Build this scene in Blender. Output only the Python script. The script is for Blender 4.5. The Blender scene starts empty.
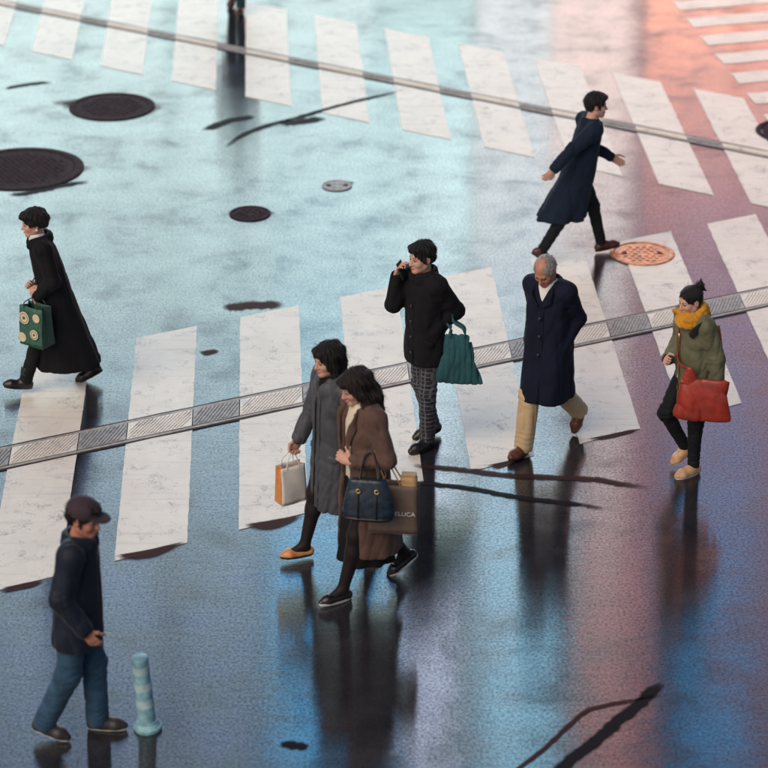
import bpy, bmesh, math, random
import numpy as np
from mathutils import Vector, Matrix

# ------------------------------------------------------------------ camera, sky, sun, exposure
scene = bpy.context.scene
COL = scene.collection
CAM_H, PITCH, FPX = 8.7, math.radians(25.0), 2518.0        # metres, radians, focal length in photo pixels (768 wide)
cam_d = bpy.data.cameras.new("camera")
cam_d.sensor_width = 36.0
cam_d.lens = 36.0 * FPX / 768.0
cam_d.clip_end = 3000.0
cam_d.dof.use_dof = True
cam_d.dof.focus_distance = 19.0
cam_d.dof.aperture_fstop = 1.5
cam = bpy.data.objects.new("camera", cam_d)
cam.location = (0, 0, CAM_H)
cam.rotation_euler = (math.radians(90) - PITCH, 0, 0)
COL.objects.link(cam)
scene.camera = cam

SUN_EL, SUN_AZ = math.radians(40), math.radians(-140)        # azimuth from +Y (away from the camera), clockwise positive
world = bpy.data.worlds.new("World")
scene.world = world
world.use_nodes = True
wn = world.node_tree
sky = wn.nodes.new("ShaderNodeTexSky")
sky.sky_type = 'NISHITA'
sky.sun_disc = False
sky.sun_elevation = SUN_EL
sky.sun_rotation = SUN_AZ
sky.air_density = 1.3
sky.dust_density = 0.8
sky.ozone_density = 3.0
bg = wn.nodes["Background"]
bg.inputs["Strength"].default_value = 0.05
wn.links.new(sky.outputs[0], bg.inputs[0])

sun_d = bpy.data.lights.new("sun", 'SUN')
sun_d.energy = 2.2
sun_d.angle = math.radians(55)
sun_d.color = (1.0, 0.81, 0.62)
sun = bpy.data.objects.new("sun", sun_d)
sd = Vector((math.sin(SUN_AZ) * math.cos(SUN_EL), math.cos(SUN_AZ) * math.cos(SUN_EL), math.sin(SUN_EL)))
sun.rotation_euler = sd.to_track_quat('Z', 'Y').to_euler()
COL.objects.link(sun)

vs = scene.view_settings
vs.view_transform = 'Standard'
vs.look = 'None'
vs.exposure = 0.15
vs.gamma = 1.0
vs.use_curve_mapping = False
scene.render.engine = 'CYCLES'
scene.cycles.use_denoising = True
scene.cycles.max_bounces = 6

rng = random.Random(7)


def un(x, y, z=0.0):
    """photo pixel -> point on the plane at height z"""
    dx, dz = (x - 384.0) / FPX, -(y - 384.0) / FPX
    d = (dx, math.cos(PITCH) + dz * math.sin(PITCH), -math.sin(PITCH) + dz * math.cos(PITCH))
    t = (CAM_H - z) / -d[2]
    return Vector((d[0] * t, d[1] * t, z))


# ------------------------------------------------------------------ materials
MATS = {}


def nodes_of(name):
    m = bpy.data.materials.new(name)
    m.use_nodes = True
    t = m.node_tree
    return m, t, t.nodes["Principled BSDF"]


def nn(t, kind, **kw):
    n = t.nodes.new(kind)
    for k, v in kw.items():
        if k in n.inputs:
            n.inputs[k].default_value = v
        else:
            setattr(n, k, v)
    return n


def ramp(t, src, stops):
    r = t.nodes.new("ShaderNodeValToRGB")
    e = r.color_ramp.elements
    while len(e) < len(stops):
        e.new(0.5)
    for el, (p, c) in zip(e, stops):
        el.position = p
        el.color = (*c, 1) if len(c) == 3 else c
    t.links.new(src, r.inputs[0])
    return r


def coords(t, scale=(1, 1, 1), rot=(0, 0, 0)):
    tc = t.nodes.new("ShaderNodeTexCoord")
    mp = nn(t, "ShaderNodeMapping")
    mp.inputs["Scale"].default_value = scale
    mp.inputs["Rotation"].default_value = rot
    t.links.new(tc.outputs["Object"], mp.inputs[0])
    return mp.outputs[0]


def cloth(name, c, vary=0.25, rough=0.85, weave=260.0, sheen=0.15, bump=0.25, spec=0.25):
    if name in MATS:
        return MATS[name]
    m, t, b = nodes_of(name)
    n1 = nn(t, "ShaderNodeTexNoise", Scale=9.0, Detail=5.0, Roughness=0.6)
    t.links.new(coords(t), n1.inputs[0])
    r = ramp(t, n1.outputs[0], [(0.3, tuple(x * (1 - vary) for x in c)), (0.7, tuple(min(1, x * (1 + vary)) for x in c))])
    t.links.new(r.outputs[0], b.inputs["Base Color"])
    n2 = nn(t, "ShaderNodeTexNoise", Scale=weave, Detail=2.0)
    t.links.new(coords(t), n2.inputs[0])
    n3 = nn(t, "ShaderNodeTexNoise", Scale=15.0, Detail=6.0, Roughness=0.6, Distortion=0.6)
    t.links.new(coords(t, (1, 1, 0.35)), n3.inputs[0])
    mx = nn(t, "ShaderNodeMath", operation='MULTIPLY_ADD')
    t.links.new(n2.outputs[0], mx.inputs[0])
    mx.inputs[1].default_value = 0.2
    t.links.new(n3.outputs[0], mx.inputs[2])
    bp = nn(t, "ShaderNodeBump", Strength=bump, Distance=0.006)
    t.links.new(mx.outputs[0], bp.inputs["Height"])
    t.links.new(bp.outputs[0], b.inputs["Normal"])
    b.inputs["Roughness"].default_value = rough
    b.inputs["Specular IOR Level"].default_value = spec
    b.inputs["Sheen Weight"].default_value = sheen
    b.inputs["Sheen Roughness"].default_value = 0.4
    MATS[name] = m
    return m


def leather(name, c, rough=0.38, vary=0.3):
    if name in MATS:
        return MATS[name]
    m, t, b = nodes_of(name)
    n1 = nn(t, "ShaderNodeTexNoise", Scale=14.0, Detail=6.0)
    t.links.new(coords(t), n1.inputs[0])
    r = ramp(t, n1.outputs[0], [(0.3, tuple(x * (1 - vary) for x in c)), (0.7, tuple(min(1, x * (1 + vary)) for x in c))])
    t.links.new(r.outputs[0], b.inputs["Base Color"])
    v = nn(t, "ShaderNodeTexVoronoi", Scale=220.0)
    t.links.new(coords(t), v.inputs[0])
    bp = nn(t, "ShaderNodeBump", Strength=0.2, Distance=0.002)
    t.links.new(v.outputs[0], bp.inputs["Height"])
    t.links.new(bp.outputs[0], b.inputs["Normal"])
    b.inputs["Roughness"].default_value = rough
    MATS[name] = m
    return m


def plain(name, c, rough=0.5, metal=0.0, spec=0.5, vary=0.15, emit=None, es=0.0):
    if name in MATS:
        return MATS[name]
    m, t, b = nodes_of(name)
    n1 = nn(t, "ShaderNodeTexNoise", Scale=18.0, Detail=4.0)
    t.links.new(coords(t), n1.inputs[0])
    r = ramp(t, n1.outputs[0], [(0.3, tuple(x * (1 - vary) for x in c)), (0.7, tuple(min(1, x * (1 + vary)) for x in c))])
    t.links.new(r.outputs[0], b.inputs["Base Color"])
    b.inputs["Roughness"].default_value = rough
    b.inputs["Metallic"].default_value = metal
    b.inputs["Specular IOR Level"].default_value = spec
    if emit:
        b.inputs["Emission Color"].default_value = (*emit, 1)
        b.inputs["Emission Strength"].default_value = es
    MATS[name] = m
    return m


def hair_mat(name, c, c2):
    if name in MATS:
        return MATS[name]
    m, t, b = nodes_of(name)
    n1 = nn(t, "ShaderNodeTexNoise", Scale=1.0, Detail=4.0, Roughness=0.7)
    t.links.new(coords(t, (170, 170, 14)), n1.inputs[0])
    r = ramp(t, n1.outputs[0], [(0.38, c), (0.66, c2)])
    t.links.new(r.outputs[0], b.inputs["Base Color"])
    bp = nn(t, "ShaderNodeBump", Strength=1.0, Distance=0.010)
    t.links.new(n1.outputs[0], bp.inputs["Height"])
    t.links.new(bp.outputs[0], b.inputs["Normal"])
    b.inputs["Roughness"].default_value = 0.42
    b.inputs["Specular IOR Level"].default_value = 0.4
    MATS[name] = m
    return m


def skin_mat(name, c):
    if name in MATS:
        return MATS[name]
    m, t, b = nodes_of(name)
    n1 = nn(t, "ShaderNodeTexNoise", Scale=16.0, Detail=5.0)
    t.links.new(coords(t), n1.inputs[0])
    r = ramp(t, n1.outputs[0], [(0.3, (c[0] * 0.92, c[1] * 0.82, c[2] * 0.8)), (0.7, c)])
    t.links.new(r.outputs[0], b.inputs["Base Color"])
    b.inputs["Roughness"].default_value = 0.48
    b.inputs["Subsurface Weight"].default_value = 0.12
    b.inputs["Subsurface Radius"].default_value = (0.012, 0.005, 0.003)
    b.inputs["Specular IOR Level"].default_value = 0.4
    MATS[name] = m
    return m


# ------------------------------------------------------------------ mesh helpers
def tag(o, label=None, cat=None, group=None, kind=None):
    for k, v in (("label", label), ("category", cat), ("group", group), ("kind", kind)):
        if v:
            o[k] = v
    return o


def link(name, me, mat=None, parent=None, loc=None):
    o = bpy.data.objects.new(name, me)
    COL.objects.link(o)
    if mat is not None and me is not None:
        me.materials.append(mat)
    if parent is not None:
        o.parent = parent
    if loc is not None:
        o.location = loc
    return o


def empty(name, loc=(0, 0, 0), rz=0.0):
    o = bpy.data.objects.new(name, None)
    o.empty_display_size = 0.2
    o.location = loc
    o.rotation_euler = (0, 0, rz)
    COL.objects.link(o)
    return o


def mesh_np(name, V, Q, smooth=True):
    me = bpy.data.meshes.new(name)
    V = np.asarray(V, np.float32)
    Q = np.asarray(Q, np.int32)
    n, k = Q.shape
    me.vertices.add(len(V))
    me.vertices.foreach_set("co", V.ravel())
    me.loops.add(n * k)
    me.loops.foreach_set("vertex_index", Q.ravel())
    me.polygons.add(n)
    me.polygons.foreach_set("loop_start", np.arange(0, n * k, k, dtype=np.int32))
    me.polygons.foreach_set("use_smooth", np.full(n, smooth, dtype=bool))
    me.update(calc_edges=True)
    return me


def mesh_bm(name, bm, smooth=False, bevel=0.0):
    if bevel > 0:
        bmesh.ops.bevel(bm, geom=list(bm.edges), offset=bevel, segments=2, profile=0.6, affect='EDGES')
    bmesh.ops.recalc_face_normals(bm, faces=list(bm.faces))
    me = bpy.data.meshes.new(name)
    for f in bm.faces:
        f.smooth = smooth
    bm.to_mesh(me)
    bm.free()
    return me


def bm_box(bm, lo, hi):
    vs_ = [bm.verts.new((x, y, z)) for z in (lo[2], hi[2]) for y in (lo[1], hi[1]) for x in (lo[0], hi[0])]
    for f in ((0, 2, 3, 1), (4, 5, 7, 6), (0, 1, 5, 4), (2, 6, 7, 3), (0, 4, 6, 2), (1, 3, 7, 5)):
        bm.faces.new([vs_[i] for i in f])
    return vs_


def box_mesh(name, lo, hi, bevel=0.0):
    bm = bmesh.new()
    bm_box(bm, lo, hi)
    return mesh_bm(name, bm, False, bevel)


def smooth_path(pts, n=6):
    P = [Vector(p) for p in pts]
    if len(P) < 3:
        return P
    out = []
    for i in range(len(P) - 1):
        a = P[i - 1] if i else P[0] * 2 - P[1]
        b, c = P[i], P[i + 1]
        d = P[i + 2] if i + 2 < len(P) else P[-1] * 2 - P[-2]
        for j in range(n):
            t = j / n
            out.append(0.5 * ((2 * b) + (c - a) * t + (2 * a - 5 * b + 4 * c - d) * t * t + (3 * b - a - 3 * c + d) * t ** 3))
    out.append(P[-1])
    return out


def tube_mesh(name, pts, r, seg=8, n=6, flat=1.0):
    """sweep of a round (or flattened) section along a smoothed path"""
    P = smooth_path(pts, n)
    bm = bmesh.new()
    rings = []
    up = Vector((0, 0, 1))
    for i, p in enumerate(P):
        tdir = (P[min(i + 1, len(P) - 1)] - P[max(i - 1, 0)]).normalized()
        a = tdir.cross(up)
        if a.length < 1e-3:
            a = tdir.cross(Vector((0, 1, 0)))
        a.normalize()
        b = tdir.cross(a).normalized()
        rr = r(i / (len(P) - 1)) if callable(r) else r
        rings.append([bm.verts.new(p + a * math.cos(2 * math.pi * k / seg) * rr * flat + b * math.sin(2 * math.pi * k / seg) * rr) for k in range(seg)])
    for i in range(len(rings) - 1):
        for k in range(seg):
            bm.faces.new((rings[i][k], rings[i][(k + 1) % seg], rings[i + 1][(k + 1) % seg], rings[i + 1][k]))
    bm.faces.new(rings[0][::-1])
    bm.faces.new(rings[-1])
    return mesh_bm(name, bm, True)


def ring_mesh(name, R, r, seg=20):
    """a thin torus lying in the xy plane"""
    V, Q = [], []
    for i in range(seg):
        a = 2 * math.pi * i / seg
        for k in range(6):
            b = 2 * math.pi * k / 6
            V.append(((R + r * math.cos(b)) * math.cos(a), (R + r * math.cos(b)) * math.sin(a), r * math.sin(b)))
            Q.append((i * 6 + k, ((i + 1) % seg) * 6 + k, ((i + 1) % seg) * 6 + (k + 1) % 6, i * 6 + (k + 1) % 6))
    return mesh_np(name, V, Q)


def lathe_mesh(name, prof, seg=32, smooth=True):
    bm = bmesh.new()
    rings = []
    for r, z in prof:
        rings.append([bm.verts.new((r * math.cos(2 * math.pi * k / seg), r * math.sin(2 * math.pi * k / seg), z)) for k in range(seg)])
    for i in range(len(rings) - 1):
        for k in range(seg):
            bm.faces.new((rings[i][k], rings[i][(k + 1) % seg], rings[i + 1][(k + 1) % seg], rings[i + 1][k]))
    bm.faces.new(rings[0][::-1])
    bm.faces.new(rings[-1])
    return mesh_bm(name, bm, smooth)


# ------------------------------------------------------------------ implicit-surface modelling (numpy fields, surface nets)
class Field:
    def __init__(s, lo, hi, h):
        s.lo = np.array(lo, np.float32)
        s.h = h
        s.n = np.maximum(4, np.ceil((np.array(hi) - s.lo) / h).astype(int) + 1)
        s.A = np.full(s.n, 0.5, np.float32)
        s.ax = [s.lo[i] + np.arange(s.n[i], dtype=np.float32) * h for i in range(3)]

    def sub(s, lo, hi):
        i0 = np.clip(np.floor((np.array(lo) - s.lo) / s.h).astype(int), 0, s.n)
        i1 = np.clip(np.ceil((np.array(hi) - s.lo) / s.h).astype(int) + 1, 0, s.n)
        sl = tuple(slice(a, b) for a, b in zip(i0, i1))
        X = s.ax[0][sl[0]][:, None, None]
        Y = s.ax[1][sl[1]][None, :, None]
        Z = s.ax[2][sl[2]][None, None, :]
        return sl, X, Y, Z

    def mix(s, sl, d, k, op):
        a = s.A[sl]
        if a.size == 0:
            return
        if op == 'add':
            if k > 0:
                h = np.maximum(k - np.abs(a - d), 0) / k
                s.A[sl] = np.minimum(a, d) - h * h * k * 0.25
            else:
                s.A[sl] = np.minimum(a, d)
        else:
            if k > 0:
                h = np.maximum(k - np.abs(a + d), 0) / k
                s.A[sl] = np.maximum(a, -d) + h * h * k * 0.25
            else:
                s.A[sl] = np.maximum(a, -d)

    def cap(s, a, b, ra, rb, k=0.02, op='add'):
        a, b = np.array(a, float), np.array(b, float)
        m = max(ra, rb) + k + 3 * s.h
        sl, X, Y, Z = s.sub(np.minimum(a, b) - m, np.maximum(a, b) + m)
        ba = b - a
        L = max(float(ba @ ba), 1e-9)
        px, py, pz = X - a[0], Y - a[1], Z - a[2]
        t = np.clip((px * ba[0] + py * ba[1] + pz * ba[2]) / L, 0, 1)
        d = np.sqrt((px - t * ba[0]) ** 2 + (py - t * ba[1]) ** 2 + (pz - t * ba[2]) ** 2) - (ra + t * (rb - ra))
        s.mix(sl, d, k, op)

    def chain(s, pts, rad, k=0.02, op='add'):
        for i in range(len(pts) - 1):
            s.cap(pts[i], pts[i + 1], rad[i], rad[i + 1], k, op)

    def ell(s, c, r, R=None, k=0.02, op='add'):
        c, r = np.array(c, float), np.array(r, float)
        m = float(r.max()) + k + 3 * s.h
        sl, X, Y, Z = s.sub(c - m, c + m)
        px, py, pz = X - c[0], Y - c[1], Z - c[2]
        if R is not None:
            R = np.array(R)
            q = [px * R[0, i] + py * R[1, i] + pz * R[2, i] for i in range(3)]
        else:
            q = [px, py, pz]
        k0 = np.sqrt((q[0] / r[0]) ** 2 + (q[1] / r[1]) ** 2 + (q[2] / r[2]) ** 2) + 1e-6
        k1 = np.sqrt((q[0] / r[0] ** 2) ** 2 + (q[1] / r[1] ** 2) ** 2 + (q[2] / r[2] ** 2) ** 2) + 1e-6
        s.mix(sl, k0 * (k0 - 1) / k1, k, op)

    def loft(s, secs, p=2.0, k=0.03, op='add', folds=None, shrink=0.0, round_=0.0):
        """secs: (z, half depth x, half width y, centre x, centre y); folds: (count, depth, z where they start, seed)"""
        S = np.array(sorted([tuple(q) + (0,) * (5 - len(q)) for q in secs]), float)
        zl, zh = S[0, 0], S[-1, 0]
        R = float(max(S[:, 1].max(), S[:, 2].max()) * 1.25) + k + 3 * s.h
        cx, cy = S[:, 3], S[:, 4]
        sl, X, Y, Z = s.sub((cx.min() - R, cy.min() - R, zl - k - 3 * s.h), (cx.max() + R, cy.max() + R, zh + k + 3 * s.h))
        z1 = Z.ravel()
        zz = np.linspace(zl, zh, 80)
        ker = np.ones(9) / 9

        def itp(col):
            v = np.interp(zz, S[:, 0], S[:, col])
            v = np.convolve(np.pad(v, 4, mode='edge'), ker, mode='valid')
            return np.interp(z1, zz, v)[None, None, :].astype(np.float32)
        rx, ry, ox, oy = itp(1) - shrink, itp(2) - shrink, itp(3), itp(4)
        rx, ry = np.maximum(rx, 0.004), np.maximum(ry, 0.004)
        px, py = X - ox, Y - oy
        q = (np.abs(px / rx) ** p + np.abs(py / ry) ** p) ** (1.0 / p)
        if folds:
            n, amp, zs, sd_ = folds
            w = np.clip((zs - Z) / max(zs - zl, 1e-3), 0, 1) ** 1.2
            ang = np.arctan2(py / ry, px / rx)
            ph = np.sin(ang * 2 + sd_) * 1.3 + Z * 3.0
            q = q / (1 + amp * w * (np.sin(n * ang + ph + sd_) + 0.5 * np.sin((n * 0.5 + 1) // 1 * 2 * ang - ph * 0.7 + sd_ * 2.3)))
        d = (q - 1) * np.minimum(rx, ry)
        dz = np.maximum(zl - Z, Z - zh)
        if round_ > 0:
            d = np.maximum(d, dz) + np.maximum(0, round_ - np.abs(d - dz)) ** 2 / (4 * round_)
        else:
            d = np.maximum(d, dz)
        s.mix(sl, d, k, op)

    def fn(s, f, k=0.0, op='sub'):
        sl, X, Y, Z = s.sub(s.lo, s.lo + s.n * s.h)
        s.mix(sl, f(X, Y, Z).astype(np.float32), k, op)

    def wrinkle(s, amp, seed=0, wl=0.10, dirs=5, zscale=1.0, band=0.05):
        idx = np.nonzero(np.abs(s.A) < band)
        r = np.random.RandomState(seed)
        P = np.stack([s.ax[i][idx[i]] for i in range(3)])
        P[2] *= zscale
        w = np.zeros(P.shape[1], np.float32)
        warp = 0.35 * np.sin(P[0] * 17 + 1.3 + seed) + 0.35 * np.sin(P[1] * 15 + seed * 2.1) + 0.4 * np.sin(P[2] * 13 + 0.7 * seed)
        for i in range(dirs):
            v = r.normal(size=3)
            v /= np.linalg.norm(v)
            L = wl * r.uniform(0.7, 1.8)
            x = np.sin((v[0] * P[0] + v[1] * P[1] + v[2] * P[2]) * 2 * math.pi / L + warp * 2.2 + r.uniform(0, 6))
            u = r.normal(size=3) * 9
            msk = 0.5 + 0.5 * np.sin(u[0] * P[0] + u[1] * P[1] + u[2] * P[2] + i)
            w += (1.55 * (1 - np.abs(x)) ** 1.6 - 0.55) * msk * 1.25
        s.A[idx] += (1.25 * amp * w / math.sqrt(dirs)).astype(np.float32)

    def crease(s, c, ax, amp, wl, rad):
        """a few folds across the direction ax round the point c"""
        c = np.array(c, float)
        sl, X, Y, Z = s.sub(c - rad * 2, c + rad * 2)
        px, py, pz = X - c[0], Y - c[1], Z - c[2]
        d2 = px ** 2 + py ** 2 + pz ** 2
        u = px * ax[0] + py * ax[1] + pz * ax[2] + 0.012 * np.sin(px * 37 + py * 29)
        s.A[sl] += (amp * np.exp(-d2 / rad ** 2) * (1.6 * (1 - np.abs(np.sin(u * math.pi / wl))) - 0.6)).astype(np.float32)

    def mesh(s, name):
        A, h, lo = s.A, s.h, s.lo
        A = A.copy()
        for ax in range(3):                                   # close the box
            sl = [slice(None)] * 3
            for e in (0, -1):
                sl[ax] = e
                A[tuple(sl)] = np.maximum(A[tuple(sl)], h)
        S = A < 0
        cnt = np.zeros(np.array(A.shape) - 1, np.int8)
        for i in (0, 1):
            for j in (0, 1):
                for k in (0, 1):
                    cnt += S[i:A.shape[0] - 1 + i, j:A.shape[1] - 1 + j, k:A.shape[2] - 1 + k]
        act = (cnt > 0) & (cnt < 8)
        I = np.nonzero(act)
        vid = np.full(act.shape, -1, np.int32)
        vid[I] = np.arange(len(I[0]))
        cor = [(i, j, k) for i in (0, 1) for j in (0, 1) for k in (0, 1)]
        val = np.stack([A[I[0] + c[0], I[1] + c[1], I[2] + c[2]] for c in cor], 1)
        pos = np.zeros((len(I[0]), 3), np.float32)
        m = np.zeros(len(I[0]), np.float32)
        for a in range(8):
            for b in range(a + 1, 8):
                ca, cb = np.array(cor[a]), np.array(cor[b])
                if np.abs(ca - cb).sum() != 1:
                    continue
                va, vb = val[:, a], val[:, b]
                x = (va < 0) != (vb < 0)
                t = np.where(x, va / np.where(x, va - vb, 1), 0)
                pos += x[:, None] * (ca[None] + t[:, None] * (cb - ca)[None])
                m += x
        pos = (pos / m[:, None] + np.stack(I, 1)) * h + lo
        quads = []
        for ax in range(3):
            b, c = (ax + 1) % 3, (ax + 2) % 3
            s0, s1 = [slice(None)] * 3, [slice(None)] * 3
            s0[ax], s1[ax] = slice(0, -1), slice(1, None)
            e = S[tuple(s0)] != S[tuple(s1)]
            J = np.nonzero(e)
            ok = (J[b] > 0) & (J[c] > 0) & (J[b] < act.shape[b]) & (J[c] < act.shape[c])
            J = [q[ok] for q in J]

            def cell(db, dc):
                K = [J[0].copy(), J[1].copy(), J[2].copy()]
                K[b] -= db
                K[c] -= dc
                return vid[tuple(K)]
            Q = np.stack([cell(1, 1), cell(0, 1), cell(0, 0), cell(1, 0)], 1)
            inside = S[tuple(s0)][tuple(J)]
            Q = np.where(inside[:, None], Q, Q[:, ::-1])
            quads.append(Q)
        return mesh_np(name, pos, np.concatenate(quads))
# ------------------------------------------------------------------ setting: road
def road_material():
    m, t, b = nodes_of("wet_asphalt")
    c = coords(t)
    grain = nn(t, "ShaderNodeTexNoise", Scale=95.0, Detail=6.0, Roughness=0.65)
    t.links.new(c, grain.inputs[0])
    big = nn(t, "ShaderNodeTexNoise", Scale=0.55, Detail=6.0, Roughness=0.6)
    t.links.new(c, big.inputs[0])
    mid = nn(t, "ShaderNodeTexNoise", Scale=3.2, Detail=5.0, Roughness=0.6)
    t.links.new(c, mid.inputs[0])
    col = ramp(t, mid.outputs[0], [(0.3, (0.014, 0.015, 0.020)), (0.55, (0.026, 0.026, 0.032)), (0.75, (0.042, 0.038, 0.042))])
    stone = ramp(t, grain.outputs[0], [(0.42, (0.6, 0.6, 0.6)), (0.68, (1.7, 1.65, 1.6))])
    mul = nn(t, "ShaderNodeMixRGB", blend_type='MULTIPLY')
    mul.inputs[0].default_value = 1.0
    t.links.new(col.outputs[0], mul.inputs[1])
    t.links.new(stone.outputs[0], mul.inputs[2])
    t.links.new(mul.outputs[0], b.inputs["Base Color"])
    # a thin water film over the stones: smooth along the road, drawn out towards the viewer by the rolled surface
    rip = nn(t, "ShaderNodeTexNoise", Scale=1.0, Detail=4.0, Roughness=0.55)
    t.links.new(coords(t, (5.0, 17.0, 1.0), (0, 0, math.radians(-8))), rip.inputs[0])
    fine = nn(t, "ShaderNodeTexNoise", Scale=34.0, Detail=4.0, Roughness=0.7)
    t.links.new(c, fine.inputs[0])
    b1 = nn(t, "ShaderNodeBump", Strength=0.085, Distance=0.012)
    t.links.new(rip.outputs[0], b1.inputs["Height"])
    b2 = nn(t, "ShaderNodeBump", Strength=0.016, Distance=0.008)
    t.links.new(fine.outputs[0], b2.inputs["Height"])
    t.links.new(b1.outputs[0], b2.inputs["Normal"])
    gb = nn(t, "ShaderNodeBump", Strength=0.014, Distance=0.004)
    t.links.new(grain.outputs[0], gb.inputs["Height"])
    t.links.new(b2.outputs[0], gb.inputs["Normal"])
    t.links.new(gb.outputs[0], b.inputs["Normal"])
    patch = nn(t, "ShaderNodeTexNoise", Scale=1.9, Detail=8.0, Roughness=0.66, Distortion=0.25)
    t.links.new(c, patch.inputs[0])
    wet = ramp(t, patch.outputs[0], [(0.34, (0.13, 0.13, 0.13)), (0.52, (0.16, 0.16, 0.16)), (0.68, (0.23, 0.23, 0.23))])
    t.links.new(wet.outputs[0], b.inputs["Roughness"])
    spl = ramp(t, patch.outputs[0], [(0.36, (1.0, 1.0, 1.0)), (0.68, (0.88, 0.88, 0.88))])
    chip = nn(t, "ShaderNodeTexNoise", Scale=52.0, Detail=3.0, Roughness=0.6)
    t.links.new(c, chip.inputs[0])
    dry = ramp(t, chip.outputs[0], [(0.40, (1.0, 1.0, 1.0)), (0.66, (0.22, 0.22, 0.22))])
    sm = nn(t, "ShaderNodeMixRGB", blend_type='MULTIPLY')
    sm.inputs[0].default_value = 1.0
    t.links.new(spl.outputs[0], sm.inputs[1])
    t.links.new(dry.outputs[0], sm.inputs[2])
    t.links.new(sm.outputs[0], b.inputs["Specular IOR Level"])
    b.inputs["IOR"].default_value = 1.6
    b.inputs["Anisotropic"].default_value = 1.0
    tg = nn(t, "ShaderNodeCombineXYZ", X=0.0, Y=1.0, Z=0.0)
    t.links.new(tg.outputs[0], b.inputs["Tangent"])
    return m


def paint_material(name, col, dirty):
    m, t, b = nodes_of(name)
    c = coords(t)
    n1 = nn(t, "ShaderNodeTexNoise", Scale=2.6, Detail=7.0, Roughness=0.65)
    t.links.new(c, n1.inputs[0])
    n2 = nn(t, "ShaderNodeTexNoise", Scale=60.0, Detail=5.0, Roughness=0.7)
    t.links.new(c, n2.inputs[0])
    n3 = nn(t, "ShaderNodeTexNoise", Scale=1.0, Detail=5.0, Roughness=0.6)
    t.links.new(coords(t, (1.2, 16.0, 1.0), (0, 0, math.radians(-7))), n3.inputs[0])
    r1 = ramp(t, n1.outputs[0], [(0.25, tuple(x * 0.86 for x in col)), (0.6, col)])
    r3 = ramp(t, n3.outputs[0], [(0.25, (0.72, 0.71, 0.72)), (0.45, (1, 1, 1))])
    mu = nn(t, "ShaderNodeMixRGB", blend_type='MULTIPLY')
    mu.inputs[0].default_value = 0.8
    t.links.new(r1.outputs[0], mu.inputs[1])
    t.links.new(r3.outputs[0], mu.inputs[2])
    n4 = nn(t, "ShaderNodeTexNoise", Scale=5.0, Detail=8.0, Roughness=0.75, Distortion=0.5)
    t.links.new(c, n4.inputs[0])
    ad = nn(t, "ShaderNodeMath", operation='MULTIPLY_ADD')
    t.links.new(n4.outputs[0], ad.inputs[0])
    ad.inputs[1].default_value = 0.75
    sc4 = nn(t, "ShaderNodeMath", operation='MULTIPLY')
    t.links.new(n2.outputs[0], sc4.inputs[0])
    sc4.inputs[1].default_value = 0.45
    t.links.new(sc4.outputs[0], ad.inputs[2])
    r2 = ramp(t, ad.outputs[0], [(0.43, (0, 0, 0)), (0.56, (1, 1, 1))])
    mx = nn(t, "ShaderNodeMixRGB")
    t.links.new(r2.outputs[0], mx.inputs[0])
    mx.inputs[1].default_value = (*dirty, 1)
    t.links.new(mu.outputs[0], mx.inputs[2])
    t.links.new(mx.outputs[0], b.inputs["Base Color"])
    b.inputs["Roughness"].default_value = 0.55
    b.inputs["Coat Weight"].default_value = 0.15
    b.inputs["Coat Roughness"].default_value = 0.35
    bp = nn(t, "ShaderNodeBump", Strength=0.25, Distance=0.004)
    t.links.new(n2.outputs[0], bp.inputs["Height"])
    t.links.new(bp.outputs[0], b.inputs["Normal"])
    return m


M_ROAD = road_material()
M_PAINT = paint_material("white_road_paint", (0.83, 0.76, 0.67), (0.30, 0.29, 0.30))
M_TAR = plain("tar_seal", (0.014, 0.009, 0.011), rough=0.85, spec=0.08, vary=0.4)
M_TAR2 = plain("reddish_tar", (0.045, 0.018, 0.018), rough=0.85, spec=0.08, vary=0.4)
M_IRON = plain("cast_iron", (0.034, 0.018, 0.024), rough=0.8, spec=0.10, vary=0.5)
M_STEEL = plain("wet_steel", (0.34, 0.33, 0.32), rough=0.6, metal=0.1, vary=0.25)
M_GAP = plain("drain_gap", (0.050, 0.040, 0.042), rough=0.8, spec=0.2)
M_CONC = plain("drain_concrete", (0.36, 0.33, 0.31), rough=0.6, vary=0.3)
M_ORANGE_REFL = plain("steel_orange_reflection", (0.50, 0.20, 0.08), rough=0.45, metal=0.6, vary=0.5)  # orange sign light mirrored by the steel cover, painted into its base colour

me = bpy.data.meshes.new("road")
me.from_pydata([(-400, -60, 0), (400, -60, 0), (400, 900, 0), (-400, 900, 0)], [], [(0, 1, 2, 3)])
road = tag(link("road", me, M_ROAD), "wet dark asphalt of the scramble crossing, shining with reflections", None, None, "structure")
road["label"] = "wet dark asphalt of the scramble crossing shining with reflections"


def sheet(name, pts, z0, z1, mat, parent, jit=0.0, step=0.10):
    """a thin slab with a slightly ragged outline"""
    P = []
    n = len(pts)
    for i in range(n):
        a, b = Vector(pts[i]).to_2d(), Vector(pts[(i + 1) % n]).to_2d()
        k = max(1, int((b - a).length / step))
        for j in range(k):
            P.append(a.lerp(b, j / k) + Vector((rng.gauss(0, jit), rng.gauss(0, jit))))
    bm = bmesh.new()
    lo = [bm.verts.new((p.x, p.y, z0)) for p in P]
    hi = [bm.verts.new((p.x, p.y, z1)) for p in P]
    bm.faces.new(hi)
    for i in range(len(P)):
        j = (i + 1) % len(P)
        bm.faces.new((lo[i], lo[j], hi[j], hi[i]))
    return link(name, mesh_bm(name, bm), mat, parent)


K = 0.049                                                   # the stripes lean this much per metre


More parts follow.
